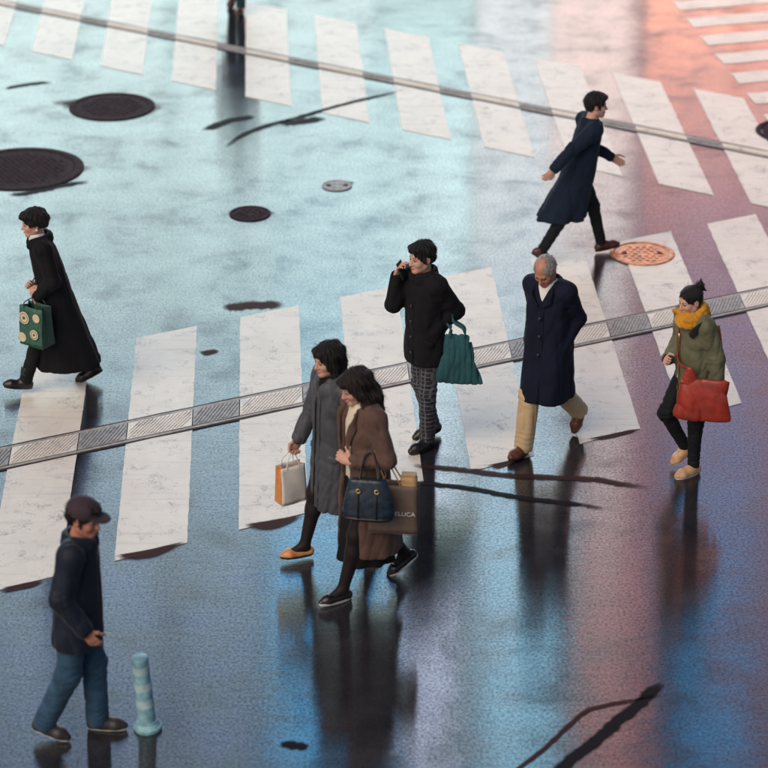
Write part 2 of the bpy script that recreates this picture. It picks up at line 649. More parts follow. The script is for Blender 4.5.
def stripe(ref_l, ref_r, bot, top, mat=M_PAINT):
    """bot/top: (y at x=0, slope) of the lines that the stripe ends follow"""
    def pt(ref, ln):
        x = (ref - K * ln[0]) / (1 + K * ln[1])
        return (x, ln[0] + ln[1] * x)
    return sheet("crossing_stripe", [pt(ref_l, bot), pt(ref_r, bot), pt(ref_r, top), pt(ref_l, top)], 0.0005, 0.0045, mat, road, 0.0018)


LOW = [-0.637 + 0.882 * i for i in range(-3, 9)]
for r in LOW:
    stripe(r - 0.51, r, (16.72, 0.545), (20.66, 0.515))
UPP = [-2.18 + 0.815 * i for i in range(-3, 11)]
for r in UPP:
    stripe(r - 0.49, r, (25.06, -0.640), (28.52, -0.66))
# the third crossing, running off at the upper right
e3 = Vector((0.964, 0.265, 0))
for i in range(-3, 7):
    a = Vector((3.50 + 0.088 * max(0, i), 29.60 - 0.70 * i, 0)) + Vector((0, 0.02, 0))
    b = a + Vector((0.05, -0.36, 0))
    sheet("crossing_stripe", [b, b + e3 * 4.2, a + e3 * 4.2, a], 0.0005, 0.0045, M_PAINT, road, 0.005)


# ------------------------------------------------------------------ drains
def drain(y0, sl, width, refs, wid_ref, x0, x1, name):
    d = Vector((1, sl, 0)).normalized()
    nrm = Vector((-d.y, d.x, 0))
    base = Vector((0, y0, 0))
    L = lambda x, off: base + Vector((x, sl * x, 0)) + nrm * off
    h = width / 2
    ch = sheet(name, [L(x0, -h), L(x1, -h), L(x1, h), L(x0, h)], 0.001, 0.007, M_GAP, road, 0.003, 0.25)
    ch["label"] = "drain channel of ribbed covers crossing the road"
    # concrete lips
    for s_ in (-1, 1):
        o = sheet("drain_lip", [L(x0, s_ * (h - 0.052)), L(x1, s_ * (h - 0.052)), L(x1, s_ * (h - 0.022)), L(x0, s_ * (h - 0.022))], 0.0072, 0.0092, M_CONC, ch, 0.002, 0.25)
    hw = h - 0.062

    def at_ref(ref, off):
        # x along the centre line so that the point offset by off has this stripe reference
        p = L(0, off)
        r0 = p.x + K * p.y
        return (ref - r0) / (1 + K * sl)
    cuts = []
    for r in refs:
        cuts.append((r - wid_ref, r, True))
        cuts.append((r, r + (refs[1] - refs[0]) - wid_ref, False))
    for ra, rb, painted in cuts:
        g = 0.004
        q = [L(at_ref(ra, -hw) + g, -hw), L(at_ref(rb, -hw) - g, -hw), L(at_ref(rb, hw) - g, hw), L(at_ref(ra, hw) + g, hw)]
        bm = bmesh.new()
        lo = [bm.verts.new((p.x, p.y, 0.0072)) for p in q]
        hi = [bm.verts.new((p.x, p.y, 0.0125)) for p in q]
        bm.faces.new(hi)
        for i in range(4):
            bm.faces.new((lo[i], lo[(i + 1) % 4], hi[(i + 1) % 4], hi[i]))
        nr = max(3, int((q[1] - q[0]).length / 0.036))
        sk = 0.16
        for k in range(nr):                                  # slanting ribs
            u = (k + 0.5) / nr
            s0, s1 = max(0.06, (0.03 - u + sk) / (2 * sk)), min(0.94, (0.97 - u + sk) / (2 * sk))
            if s1 - s0 < 0.15:
                continue
            p0, p1 = [q[0].lerp(q[1], u - sk + 2 * sk * s_).lerp(q[3].lerp(q[2], u - sk + 2 * sk * s_), s_) for s_ in (s0, s1)]
            w = (q[1] - q[0]).normalized() * 0.008
            z = Vector((0, 0, 0.0125))
            zz = Vector((0, 0, 0.0185))
            c = [p0 - w + z, p0 + w + z, p1 + w + z, p1 - w + z]
            c2 = [p0 - w * 0.7 + zz, p0 + w * 0.7 + zz, p1 + w * 0.7 + zz, p1 - w * 0.7 + zz]
            va = [bm.verts.new(x) for x in c]
            vb = [bm.verts.new(x) for x in c2]
            bm.faces.new(vb)
            for i in range(4):
                bm.faces.new((va[i], va[(i + 1) % 4], vb[(i + 1) % 4], vb[i]))
        link("drain_cover", mesh_bm("drain_cover", bm), M_PAINT if painted else M_STEEL, ch)
    return ch


drain(18.77, 0.503, 0.39, LOW, 0.51, -4.6, 6.9, "drain_channel")
drain(26.63, -0.633, 0.21, UPP, 0.49, -5.6, 5.6, "drain_channel")


# ------------------------------------------------------------------ manhole covers
def manhole(px, py, r, label, mat, tilt=0.0):
    root = empty("manhole_cover", un(px, py), tilt)
    tag(root, label, "manhole cover", "iron covers in the road")
    link("rim", lathe_mesh("rim", [(r * 0.86, 0.002), (r * 0.86, 0.010), (r * 0.88, 0.012), (r * 0.98, 0.012), (r, 0.009), (r, 0.001)], 48), mat, root)
    bm = bmesh.new()
    n = 36
    pr = [(r * 0.84, 0.002), (r * 0.84, 0.0065), (r * 0.78, 0.0075)]
    rings = [[bm.verts.new((a * math.cos(2 * math.pi * k / n), a * math.sin(2 * math.pi * k / n), z)) for k in range(n)] for a, z in pr]
    for i in range(2):
        for k in range(n):
            bm.faces.new((rings[i][k], rings[i][(k + 1) % n], rings[i + 1][(k + 1) % n], rings[i + 1][k]))
    bm.faces.new(rings[2])
    st = 0.062
    m = int(r / st)
    for i in range(-m, m + 1):
        for j in range(-m, m + 1):
            x, y = i * st + (j % 2) * st / 2, j * st * 0.87
            if math.hypot(x, y) < r * 0.70 and math.hypot(x, y) > r * 0.08:
                bm_box(bm, (x - 0.017, y - 0.017, 0.0070), (x + 0.017, y + 0.017, 0.0125))
    link("plate", mesh_bm("plate", bm), mat, root)
    for s_ in (-1, 1):
        link("lifting_eye", lathe_mesh("lifting_eye", [(0.012, 0.0070), (0.012, 0.0135), (0.024, 0.0135), (0.026, 0.0070)], 14), M_IRON, root, (s_ * r * 0.55, 0, 0))
    return root


manhole(112, 107, 0.46, "large dark round manhole cover near the upper left", M_IRON)
manhole(22, 169, 0.62, "largest dark manhole cover, cut off by the left edge", M_IRON)
manhole(250, 214, 0.20, "small dark round cover in the middle of the open road", M_IRON)
manhole(642, 254, 0.30, "round steel cover coloured with an orange reflection, lying on a white stripe", M_ORANGE_REFL)
manhole(337, 186, 0.15, "smallest round cover, grey, above the person on the phone", M_STEEL)
manhole(796, 132, 0.42, "dark round manhole cover cut off by the right edge", M_IRON)


# ------------------------------------------------------------------ seams and patches
def stain(name, c, dens):
    m, t, b = nodes_of(name)
    at = nn(t, "ShaderNodeAttribute", attribute_name="cover")
    n1 = nn(t, "ShaderNodeTexNoise", Scale=9.0, Detail=6.0, Roughness=0.6)
    t.links.new(coords(t), n1.inputs[0])
    ml = nn(t, "ShaderNodeMath", operation='MULTIPLY_ADD')
    t.links.new(n1.outputs[0], ml.inputs[0])
    ml.inputs[1].default_value = 0.7
    ad = nn(t, "ShaderNodeMath", operation='MULTIPLY_ADD')
    t.links.new(at.outputs["Fac"], ad.inputs[0])
    ad.inputs[1].default_value = 1.1
    ad.inputs[2].default_value = -0.75
    t.links.new(ad.outputs[0], ml.inputs[2])
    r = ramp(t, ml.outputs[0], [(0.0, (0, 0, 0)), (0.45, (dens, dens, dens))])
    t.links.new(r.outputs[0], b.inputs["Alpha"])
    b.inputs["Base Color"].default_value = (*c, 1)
    b.inputs["Roughness"].default_value = 0.75
    b.inputs["Specular IOR Level"].default_value = 0.12
    return m


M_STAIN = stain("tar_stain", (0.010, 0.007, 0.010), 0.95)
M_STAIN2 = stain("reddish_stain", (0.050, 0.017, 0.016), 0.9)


def cover_attr(me_, vals):
    at = me_.attributes.new("cover", 'FLOAT', 'POINT')
    at.data.foreach_set("value", vals)


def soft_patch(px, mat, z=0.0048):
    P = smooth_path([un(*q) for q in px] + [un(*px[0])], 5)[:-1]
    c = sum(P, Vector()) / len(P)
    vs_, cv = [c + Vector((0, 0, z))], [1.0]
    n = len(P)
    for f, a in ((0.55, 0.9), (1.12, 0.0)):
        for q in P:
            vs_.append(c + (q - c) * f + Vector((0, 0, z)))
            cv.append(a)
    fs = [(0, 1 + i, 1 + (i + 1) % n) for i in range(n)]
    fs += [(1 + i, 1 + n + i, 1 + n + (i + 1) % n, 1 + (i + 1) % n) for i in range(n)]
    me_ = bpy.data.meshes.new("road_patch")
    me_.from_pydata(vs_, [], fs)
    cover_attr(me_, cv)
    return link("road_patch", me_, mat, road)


def seam(pts, w, mat, z=0.0052, taper=True):
    mat = {id(M_TAR): M_STAIN, id(M_TAR2): M_STAIN2}[id(mat)]
    w *= 1.7
    P = smooth_path([un(*p) for p in pts], 12)
    n = len(P)
    vs_, cv, fs = [], [], []
    jx = 0.0
    for i, p in enumerate(P):
        tdir = (P[min(i + 1, n - 1)] - P[max(i - 1, 0)]).normalized()
        nr = Vector((-tdir.y, tdir.x, 0))
        e = min(1.0, 4 * i / n, 4 * (n - 1 - i) / n)
        jx = 0.7 * jx + rng.gauss(0, 0.03) * w
        ww = w * (0.85 + 0.3 * rng.random())
        for k, a in ((-0.5, 0), (-0.14, 1), (0.14, 1), (0.5, 0)):
            vs_.append(p + nr * (ww * k + jx) + Vector((0, 0, z)))
            cv.append(a * e)
    for i in range(n - 1):
        for k in range(3):
            fs.append((4 * i + k, 4 * i + 4 + k, 4 * i + 5 + k, 4 * i + 1 + k))
    me_ = bpy.data.meshes.new("tar_seam")
    me_.from_pydata(vs_, [], fs)
    cover_attr(me_, cv)
    return link("tar_seam", me_, mat, road)


seam([(400, 482), (425, 484), (470, 489), (520, 498), (580, 505), (640, 513)], 0.060, M_TAR)
seam([(395, 464), (418, 466), (460, 470), (510, 476), (560, 478), (600, 481), (640, 487), (676, 490)], 0.075, M_TAR2)
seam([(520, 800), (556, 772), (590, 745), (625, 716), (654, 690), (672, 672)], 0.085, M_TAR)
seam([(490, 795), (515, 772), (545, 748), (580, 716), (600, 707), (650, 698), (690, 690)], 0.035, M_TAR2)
seam([(196, 133), (230, 121), (262, 115)], 0.12, M_TAR)
seam([(218, 156), (245, 134), (300, 117), (360, 101), (432, 83)], 0.075, M_TAR)
seam([(275, 125), (300, 122), (330, 117)], 0.16, M_TAR)
seam([(216, 307), (250, 306), (292, 304)], 0.16, M_TAR2)
seam([(318, 186), (340, 182), (358, 184)], 0.05, M_TAR)
seam([(0, 90), (25, 85), (60, 82)], 0.08, M_TAR)
seam([(0, 196), (30, 193), (62, 186), (100, 180)], 0.09, M_TAR)
seam([(276, 742), (296, 746), (312, 748)], 0.07, M_TAR)
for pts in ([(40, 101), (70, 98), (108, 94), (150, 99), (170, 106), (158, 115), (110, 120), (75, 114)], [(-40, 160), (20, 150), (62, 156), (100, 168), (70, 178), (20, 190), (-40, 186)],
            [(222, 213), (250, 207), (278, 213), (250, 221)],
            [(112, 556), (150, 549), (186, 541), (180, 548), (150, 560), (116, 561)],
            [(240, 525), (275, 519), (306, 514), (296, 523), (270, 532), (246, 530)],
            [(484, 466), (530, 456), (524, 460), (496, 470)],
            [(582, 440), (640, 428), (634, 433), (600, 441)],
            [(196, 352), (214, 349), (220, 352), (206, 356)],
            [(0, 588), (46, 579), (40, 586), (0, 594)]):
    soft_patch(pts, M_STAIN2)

# ------------------------------------------------------------------ the low post at the lower left
M_POST = plain("pale_blue_plastic", (0.24, 0.46, 0.54), rough=0.45, vary=0.35)
M_POST2 = plain("grey_blue_band", (0.42, 0.58, 0.64), rough=0.4, vary=0.3)
post = empty("road_post", un(148, 728))
tag(post, "short pale blue post standing on the road at the lower left", "post")
link("base", lathe_mesh("base", [(0.088, 0.0), (0.090, 0.022), (0.080, 0.030), (0.066, 0.05), (0.066, 0.06)], 32, False), M_POST, post)
sh = link("shaft", lathe_mesh("shaft", [(0.058, 0.05), (0.0565, 0.07), (0.052, 0.475), (0.048, 0.487)], 32, False), M_POST, post)
for z in (0.17, 0.29, 0.41):
    ro = 0.0572 - 0.0112 * (z - 0.07)
    link("band", lathe_mesh("band", [(0.045, z), (ro + 0.0012, z), (ro + 0.0006, z + 0.055), (0.045, z + 0.055)], 32, False), M_POST2, sh)
link("cap", lathe_mesh("cap", [(0.050, 0.483), (0.0545, 0.486), (0.0545, 0.512), (0.050, 0.522), (0.030, 0.530), (0.004, 0.532)], 32, False), M_POST, post)
for k in range(4):
    a = math.pi / 4 + k * math.pi / 2
    link("bolt", lathe_mesh("bolt", [(0.009, 0.022), (0.009, 0.031), (0.006, 0.034)], 6), M_STEEL, post, (0.077 * math.cos(a), 0.077 * math.sin(a), 0))
post.rotation_euler = (0, math.radians(-3.5), 0)


# ------------------------------------------------------------------ the lit buildings across the street, seen as reflections in the wet road
def emis(name, c, s_, scale=(1, 1, 1), lo=0.5, hi=1.3, base=(0.05, 0.05, 0.06)):
    """a lit screen or sign: uneven picture content that gives off light"""
    m, t, b = nodes_of(name)
    n1 = nn(t, "ShaderNodeTexNoise", Scale=1.0, Detail=3.0)
    t.links.new(coords(t, scale), n1.inputs[0])
    r = ramp(t, n1.outputs[0], [(0.3, tuple(x * lo for x in c)), (0.7, tuple(x * hi for x in c))])
    t.links.new(r.outputs[0], b.inputs["Emission Color"])
    b.inputs["Base Color"].default_value = (*base, 1)
    b.inputs["Emission Strength"].default_value = s_
    b.inputs["Roughness"].default_value = 0.4
    return m


BY = 50.0
M_WALL = plain("facade_grey", (0.24, 0.22, 0.28), rough=0.7)
M_WALL2 = plain("facade_mauve", (0.30, 0.22, 0.27), rough=0.7)
M_GLASS = plain("dark_window_glass", (0.02, 0.025, 0.035), rough=0.12)
M_FRAME = plain("facade_frame", (0.10, 0.10, 0.11), rough=0.5)


def building(name, label, x0, x1, hgt, wall_mat, boards, win_rows):
    root = empty(name, ((x0 + x1) / 2, BY + 8, 0))
    tag(root, label, "building")
    cx, cy = root.location.x, root.location.y
    bm = bmesh.new()
    bm_box(bm, (x0 - cx, BY - cy, 0), (x1 - cx, BY + 16 - cy, hgt))
    w = link("wall", mesh_bm("wall", bm), wall_mat, root)
    link("cornice", box_mesh("cornice", (x0 - cx - 0.3, BY - cy - 0.35, hgt), (x1 - cx + 0.3, BY + 16.3 - cy, hgt + 0.5)), M_FRAME, root)
    link("canopy", box_mesh("canopy", (x0 - cx + 0.2, BY - cy - 1.4, 3.7), (x1 - cx - 0.2, BY - cy - 0.003, 3.95)), M_FRAME, root)
    wm = None
    for z0, z1, wx0, wx1, step, mat in win_rows:
        n = int((wx1 - wx0) / step)
        wm = box_mesh("window", (-step * 0.42, -0.06, 0), (step * 0.42, -0.003, z1 - z0))
        wm.materials.append(mat)
        for i in range(n):
            o = link("window", wm, None, root, (wx0 + step * (i + 0.5) - cx, BY - cy, z0))
    for bn, bx0, bx1, bz0, bz1, mat, dep in boards:
        fr = link(bn, box_mesh(bn, (bx0 - cx, BY - cy - dep, bz0), (bx1 - cx, BY - cy - 0.003, bz1)), M_FRAME, root)
        link("lit_face", box_mesh("lit_face", (bx0 - cx + 0.015, BY - cy - dep - 0.03, bz0 + 0.03), (bx1 - cx - 0.015, BY - cy - dep - 0.003, bz1 - 0.03)), mat, fr)
    return root


E_CYAN = emis("screen_pale_cyan", (0.72, 0.97, 0.97), 4.1, (0.10, 0.2, 0.16), 0.75, 1.2)
E_BLUE = emis("sign_blue", (0.05, 0.30, 0.62), 3.6, (0.3, 0.3, 0.25), 0.6, 1.3)
E_TEAL = emis("sign_teal", (0.10, 0.45, 0.85), 5.0, (0.3, 0.3, 0.25), 0.6, 1.3)
E_ORANGE = emis("sign_orange", (1.0, 0.40, 0.25), 7.0, (0.25, 0.3, 0.4), 0.7, 1.2)
E_PINK = emis("sign_pink", (1.0, 0.72, 0.64), 4.8, (0.2, 0.3, 0.3), 0.7, 1.2)
E_MAUVE = emis("screen_mauve", (0.56, 0.46, 0.70), 1.7, (0.15, 0.3, 0.2), 0.7, 1.25)
E_VIOLET = emis("screen_violet", (0.50, 0.40, 0.62), 1.8, (0.25, 0.3, 0.2), 0.6, 1.3)
E_PALE = emis("screen_pale_blue", (0.82, 0.90, 0.94), 4.0, (0.15, 0.3, 0.2), 0.75, 1.25)
E_SKYBLUE = emis("sign_sky_blue", (0.28, 0.60, 0.82), 6.0, (0.3, 0.3, 0.25), 0.65, 1.25)
E_LAV = emis("sign_lavender", (0.56, 0.64, 0.85), 8.0, (0.3, 0.3, 0.25), 0.65, 1.25)
E_MILK = emis("sign_milk_white", (0.88, 0.92, 0.92), 4.4, (0.2, 0.3, 0.3), 0.8, 1.2)
E_RED = emis("sign_red", (0.86, 0.36, 0.36), 3.2, (0.3, 0.3, 0.3), 0.6, 1.2)
E_SHOP = emis("shop_window_light", (1.0, 0.95, 0.90), 4.5, (0.5, 0.5, 0.5), 0.7, 1.2)
E_DIM = emis("lit_window_blue", (0.30, 0.46, 0.76), 4.6, (0.3, 0.3, 0.3), 0.4, 1.3)

building("department_store", "grey department store with a pale cyan screen across the street", -30.0, 1.85, 29.0, M_WALL,
         [("video_screen", -15.0, 1.845, 4.6, 15.9, E_CYAN, 0.35),
          ("blade_sign", -2.6, 0.2, 16.4, 28.0, E_TEAL, 0.5), ("blade_sign", 0.45, 1.7, 16.4, 28.0, E_LAV, 0.5)],
         [(0.4, 3.5, -29.5, 1.6, 2.1, E_SHOP), (16.0, 18.2, -26.9, -2.68, 2.2, E_DIM), (19.2, 21.4, -26.9, -2.68, 2.2, E_DIM), (22.4, 24.6, -26.9, -2.68, 2.2, E_DIM), (25.6, 27.8, -26.9, -2.68, 2.2, E_DIM)])
building("office_building", "mauve office building with orange and blue signs across the street", 1.853, 32.0, 30.0, M_WALL2,
         [("lit_sign", 5.3, 14.0, 4.4, 8.0, E_ORANGE, 0.5),
          ("lit_sign", 1.86, 3.41, 4.4, 9.7, E_MILK, 0.35), ("lit_sign", 3.42, 5.25, 4.4, 9.7, E_PINK, 0.4),
          ("video_screen", 5.2, 14.0, 8.5, 17.2, E_MAUVE, 0.35),
          ("video_screen", 1.86, 5.18, 9.8, 16.4, E_PALE, 0.35), ("blade_sign", 2.1, 4.1, 16.6, 28.6, E_SKYBLUE, 0.6),
          ("blade_sign", 4.35, 6.0, 17.4, 26.0, E_RED, 0.6), ("video_screen", 8.6, 14.0, 17.6, 28.0, E_VIOLET, 0.35),
          ("blade_sign", 6.5, 8.5, 17.5, 28.6, E_BLUE, 0.6)],
         [(0.4, 3.5, 3.0, 31.5, 2.1, E_SHOP), (18.5, 20.5, 14.4, 31.5, 2.2, E_DIM), (22.0, 24.0, 14.4, 31.5, 2.2, E_DIM)])
pav = link("pavement", box_mesh("pavement", (-60, 44, 0.0), (60, 120, 0.14)), plain("pavement_concrete", (0.22, 0.21, 0.21), rough=0.6))
tag(pav, "raised grey pavement in front of the buildings across the street", None, None, "structure")
# ------------------------------------------------------------------ people
def V3(*a):
    return np.array(a, float)


def unit(v):
    v = np.array(v, float)
    return v / max(np.linalg.norm(v), 1e-9)


def rot_y(a):                                                # positive: nose down
    c, s_ = math.cos(a), math.sin(a)
    return np.array([[c, 0, s_], [0, 1, 0], [-s_, 0, c]])


def rot_z(a):
    c, s_ = math.cos(a), math.sin(a)
    return np.array([[c, -s_, 0], [s_, c, 0], [0, 0, 1]])


def rot_x(a):
    c, s_ = math.cos(a), math.sin(a)
    return np.array([[1, 0, 0], [0, c, -s_], [0, s_, c]])


M_EYE = plain("eye_white", (0.70, 0.68, 0.66), rough=0.2, vary=0.05)
M_IRIS = plain("eye_dark", (0.012, 0.009, 0.008), rough=0.15)
M_LIP = plain("lips", (0.42, 0.13, 0.12), rough=0.4)
H_BLACK = hair_mat("black_hair", (0.006, 0.005, 0.006), (0.022, 0.018, 0.020))
H_BROWN = hair_mat("dark_brown_hair", (0.009, 0.006, 0.006), (0.034, 0.022, 0.020))
H_GREY = hair_mat("grey_hair", (0.16, 0.14, 0.14), (0.55, 0.52, 0.50))
S_FAIR = skin_mat("fair_skin", (0.62, 0.37, 0.29))
S_TAN = skin_mat("ruddy_skin", (0.50, 0.24, 0.17))


class Person:
    """local frame: x forward, y to the person's left, z up; drawn at 1.70 m and scaled"""

    def __init__(s, label, px, heading, H, L, R, lean=0.0, yaw=0.0, nod=0.0, armL=None, armR=None, skin=S_FAIR, shoulder=0.165, tilt=0.0, slim=0.94, group="people walking over the crossing"):
        g = un(*px)
        s.sc = H / 1.70
        s.root = empty("person", g, math.radians(heading))
        s.root.scale = (s.sc,) * 3
        tag(s.root, label, "person", group)
        s.skin = skin
        s.slim = slim
        s.h = math.radians(heading)
        s.g = np.array(g)
        # legs: (swing, knee bend, foot pitch[, splay])
        s.leg = {}
        hz = 0.0
        low = 9
        for side, a in (('L', L), ('R', R)):
            sg = 1 if side == 'L' else -1
            sw, kn, fp = [math.radians(q) for q in a[:3]]
            hip = V3(0, sg * 0.085, 0)
            knee = hip + 0.425 * V3(math.sin(sw), sg * 0.01, -math.cos(sw))
            ank = knee + 0.405 * V3(math.sin(sw - kn), -sg * 0.02, -math.cos(sw - kn))
            Rf = rot_z(math.radians(a[3] if len(a) > 3 else sg * 5)) @ rot_y(fp)
            toe = ank + Rf @ V3(0.15, 0, -0.082)
            heel = ank + Rf @ V3(-0.055, 0, -0.082)
            low = min(low, toe[2], heel[2])
            s.leg[side] = [hip, knee, ank, Rf]
        s.zp = -low + 0.004
        for side in s.leg:
            for i in range(3):
                s.leg[side][i] = s.leg[side][i] + V3(0, 0, s.zp)
        s.dz = s.zp - 0.914
        s.tl = math.tan(math.radians(lean))
        s.sh = shoulder
        s.arm = {}
        for side, a in (('L', armL), ('R', armR)):
            sg = 1 if side == 'L' else -1
            a = dict(a or {})
            S = s.U(-0.005, sg * shoulder, 1.385)
            W = np.array(s.U(*a.get('w', (0.06, sg * 0.24, 0.84))))
            l1, l2 = 0.285, 0.255
            v = W - S
            d = min(np.linalg.norm(v), l1 + l2 - 0.004)
            v = unit(v)
            W = S + v * d
            x = (l1 * l1 - l2 * l2 + d * d) / (2 * d)
            hh = math.sqrt(max(l1 * l1 - x * x, 0))
            hint = np.array(a.get('e', (-0.8, sg * 0.5, -0.2)), float)
            hint = unit(hint - v * (hint @ v))
            E = S + v * x + hint * hh
            fd = unit(a.get('d', W - E))
            fd_n = np.array(a.get('n', (0, -sg, 0)), float)
            pn = unit(fd_n - fd * (fd_n @ fd))
            s.arm[side] = dict(S=S, E=E, W=W, d=fd, n=pn, curl=a.get('curl', 0.35), t=a.get('t', 1), pocket=a.get('pocket', False))
        # head frame
        s.nb = s.U(0.0, 0, 1.42)
        s.Rh = rot_z(math.radians(yaw)) @ rot_y(math.radians(nod)) @ rot_x(math.radians(tilt))
        s.nt = s.U(0.012, 0, 1.485)
        s.hc = s.nt + s.Rh @ V3(0.012, 0, 0.092)

    def U(s, x, y, z):
        return V3(x + (z - 0.95) * s.tl, y, z + s.dz)

    def Hd(s, *p):
        return s.hc + s.Rh @ (np.array(p, float) * 0.95)

    def W(s, p):
        """local -> world"""
        q = rot_z(s.h) @ (np.array(p, float) * s.sc)
        return Vector(q + s.g)

    def put(s, name, me, mat, parent=None):
        return link(name, me, mat, parent or s.root)

    def bounds(s, zlo=-0.02, zhi=None, arms=True, legs=True, m=0.14):
        P = [s.hc, s.U(0, 0, 1.0), s.U(0, 0.2, 1.3), s.U(0, -0.2, 1.3)]
        if arms:
            P += [a[k] for a in s.arm.values() for k in 'EW']
        if legs:
            P += [l[i] for l in s.leg.values() for i in (1, 2)]
        P = np.array(P)
        lo, hi = P.min(0) - m, P.max(0) + m
        lo[2] = zlo
        hi[2] = zhi if zhi else s.hc[2] + 0.2
        return lo, hi

    # -------------------------------------------------- body
    def hand(s, F, side):
        a = s.arm[side]
        sg = 1 if side == 'L' else -1
        w, d, n = a['W'], a['d'], a['n']
        q = np.cross(d, n)                                   # across the palm
        th = q * (a['t'] if side == 'R' else -a['t'])        # thumb side
        R = np.stack([d, q, n], 1)
        F.ell(w + d * 0.048, (0.050, 0.040, 0.0155), R, 0.012)
        F.cap(w - d * 0.03, w + d * 0.02, 0.025, 0.022, 0.02)
        ln = (0.068, 0.078, 0.073, 0.058)
        for i in range(4):
            o = (0.030 - 0.020 * i)
            p = w + d * (0.086 - 0.004 * abs(i - 1.2)) + th * o
            ang = 0.0
            for j, fr in enumerate((0.45, 0.32, 0.23)):
                ang += a['curl'] * (0.9 if j == 0 else 1.1) * (1 + 0.06 * i)
                dv = d * math.cos(ang) + n * math.sin(ang)
                e = p + dv * ln[i] * fr
                F.cap(p, e, 0.0092 - 0.0007 * j, 0.0086 - 0.0007 * j, 0.004)
                p = e
        p = w + d * 0.022 + th * 0.030
        for j, (L, bend) in enumerate(((0.042, 0.0), (0.032, 0.35), (0.026, 0.5))):
            dv = unit(d * 0.75 + th * (0.62 - bend) + n * (0.25 + bend * a['curl'] * 2))
            e = p + dv * L
            F.cap(p, e, 0.0125 - 0.0016 * j, 0.0110 - 0.0016 * j, 0.008)
            p = e

    def body(s, face=True, h=0.0052, male=False, lr=0.80):
        F = Field(*s.bounds(), h)
        for l in s.leg.values():
            hip, kn, an, Rf = l
            F.cap(hip, kn, 0.078 * lr, 0.050 * lr, 0.03)
            mid = kn * 0.68 + an * 0.32 - V3(0.010, 0, 0)
            F.cap(kn, mid, 0.050 * lr, 0.050 * lr, 0.03)
            F.cap(mid, an, 0.050 * lr, 0.034, 0.03)
            F.cap(an + Rf @ V3(-0.03, 0, -0.045), an + Rf @ V3(0.10, 0, -0.055), 0.028, 0.022, 0.02)
            F.cap(an, an + Rf @ V3(0.05, 0, -0.035), 0.034, 0.024, 0.02)
        sec = [(0.86, 0.075, 0.13), (0.95, 0.09, 0.145), (1.08, 0.08, 0.12), (1.22, 0.09, 0.13), (1.33, 0.09, 0.14), (1.40, 0.06, 0.12), (1.44, 0.045, 0.06)]
        F.loft([(z + s.dz, a, b, (z - 0.95) * s.tl) for z, a, b in sec], k=0.03)
        for a in s.arm.values():
            F.cap(a['S'], a['E'], 0.046, 0.036, 0.03)
            F.cap(a['E'], a['W'], 0.037, 0.025, 0.02)
        for side in 'LR':
            s.hand(F, side)
        F.cap(s.nb, s.nt + V3(0.004, 0, 0.03), 0.058, 0.052, 0.03)
        # head
        f = 0.95
        E = lambda c, r, k=0.02, op='add': F.ell(s.Hd(*c), np.array(r) * f, s.Rh, k, op)
        C = lambda a, b, ra, rb, k=0.02, op='add': F.cap(s.Hd(*a), s.Hd(*b), ra * f, rb * f, k, op)
        E((-0.014, 0, 0.036), (0.098, 0.076, 0.090))
        E((0.030, 0, -0.028), (0.062, 0.060, 0.082), 0.03)
        for y in (-1, 1):
            C((0.005, y * 0.048, -0.055), (0.068, y * 0.014, -0.094), 0.022, 0.018, 0.03)
            E((0.060, y * 0.040, -0.026), (0.026, 0.024, 0.026), 0.025)
        E((0.077, 0, -0.096), (0.018, 0.022, 0.018), 0.02)
        if male:
            C((0.080, -0.034, 0.021), (0.080, 0.034, 0.021), 0.012, 0.012, 0.02)
        else:
            C((0.076, -0.032, 0.023), (0.076, 0.032, 0.023), 0.011, 0.011, 0.025)
        for y in (-1, 1):
            E((0.098, y * 0.031, 0.003), (0.016, 0.019, 0.012), 0.012, 'sub')
        C((0.088, 0, 0.012), (0.111, 0, -0.030), 0.0075, 0.0125, 0.012)
        for y in (-1, 1):
            E((0.099, y * 0.011, -0.034), (0.010, 0.008, 0.008), 0.006)
        E((0.090, 0, -0.060), (0.011, 0.020, 0.007), 0.006)
        E((0.088, 0, -0.070), (0.011, 0.017, 0.007), 0.006)
        for y in (-1, 1):
            E((-0.012, y * 0.079, -0.004), (0.021, 0.010, 0.032), 0.006)
            E((-0.006, y * 0.089, -0.002), (0.011, 0.006, 0.018), 0.006, 'sub')
        b = s.put("body", F.mesh("body"), s.skin)
        if face:
            for y in (-1, 1):
                ball = Field((-0.02,) * 3, (0.02,) * 3, 0.003)
                e = link("eye", lathe_mesh("eye", [(0.0005, -0.0115)] + [(0.0118 * math.cos(a), 0.0118 * math.sin(a)) for a in np.linspace(-1.3, 1.3, 9)] + [(0.0005, 0.0115)], 14), M_EYE, b)
                e.location = s.Hd(0.077, y * 0.031, 0.003)
                iris = link("iris", lathe_mesh("iris", [(0.0005, -0.0068)] + [(0.0072 * math.cos(a), 0.0072 * math.sin(a)) for a in np.linspace(-1.3, 1.3, 7)] + [(0.0005, 0.0068)], 12), M_IRIS, b)
                iris.location = s.Hd(0.0840, y * 0.031, 0.001)
                link("eyelid", tube_mesh("eyelid", [s.Hd(0.083, y * 0.016, 0.005), s.Hd(0.0905, y * 0.027, 0.011), s.Hd(0.088, y * 0.038, 0.010), s.Hd(0.078, y * 0.048, 0.003)], 0.0024, 6, 4), M_IRIS, b)
                link("eyebrow", tube_mesh("eyebrow", [s.Hd(0.0885, y * 0.014, 0.026), s.Hd(0.0895, y * 0.030, 0.0325), s.Hd(0.078, y * 0.047, 0.029)], lambda t: 0.0042 * (1 - 0.5 * t), 6, 4), M_IRIS if not male else H_GREY if s.skin is S_TAN else M_IRIS, b)
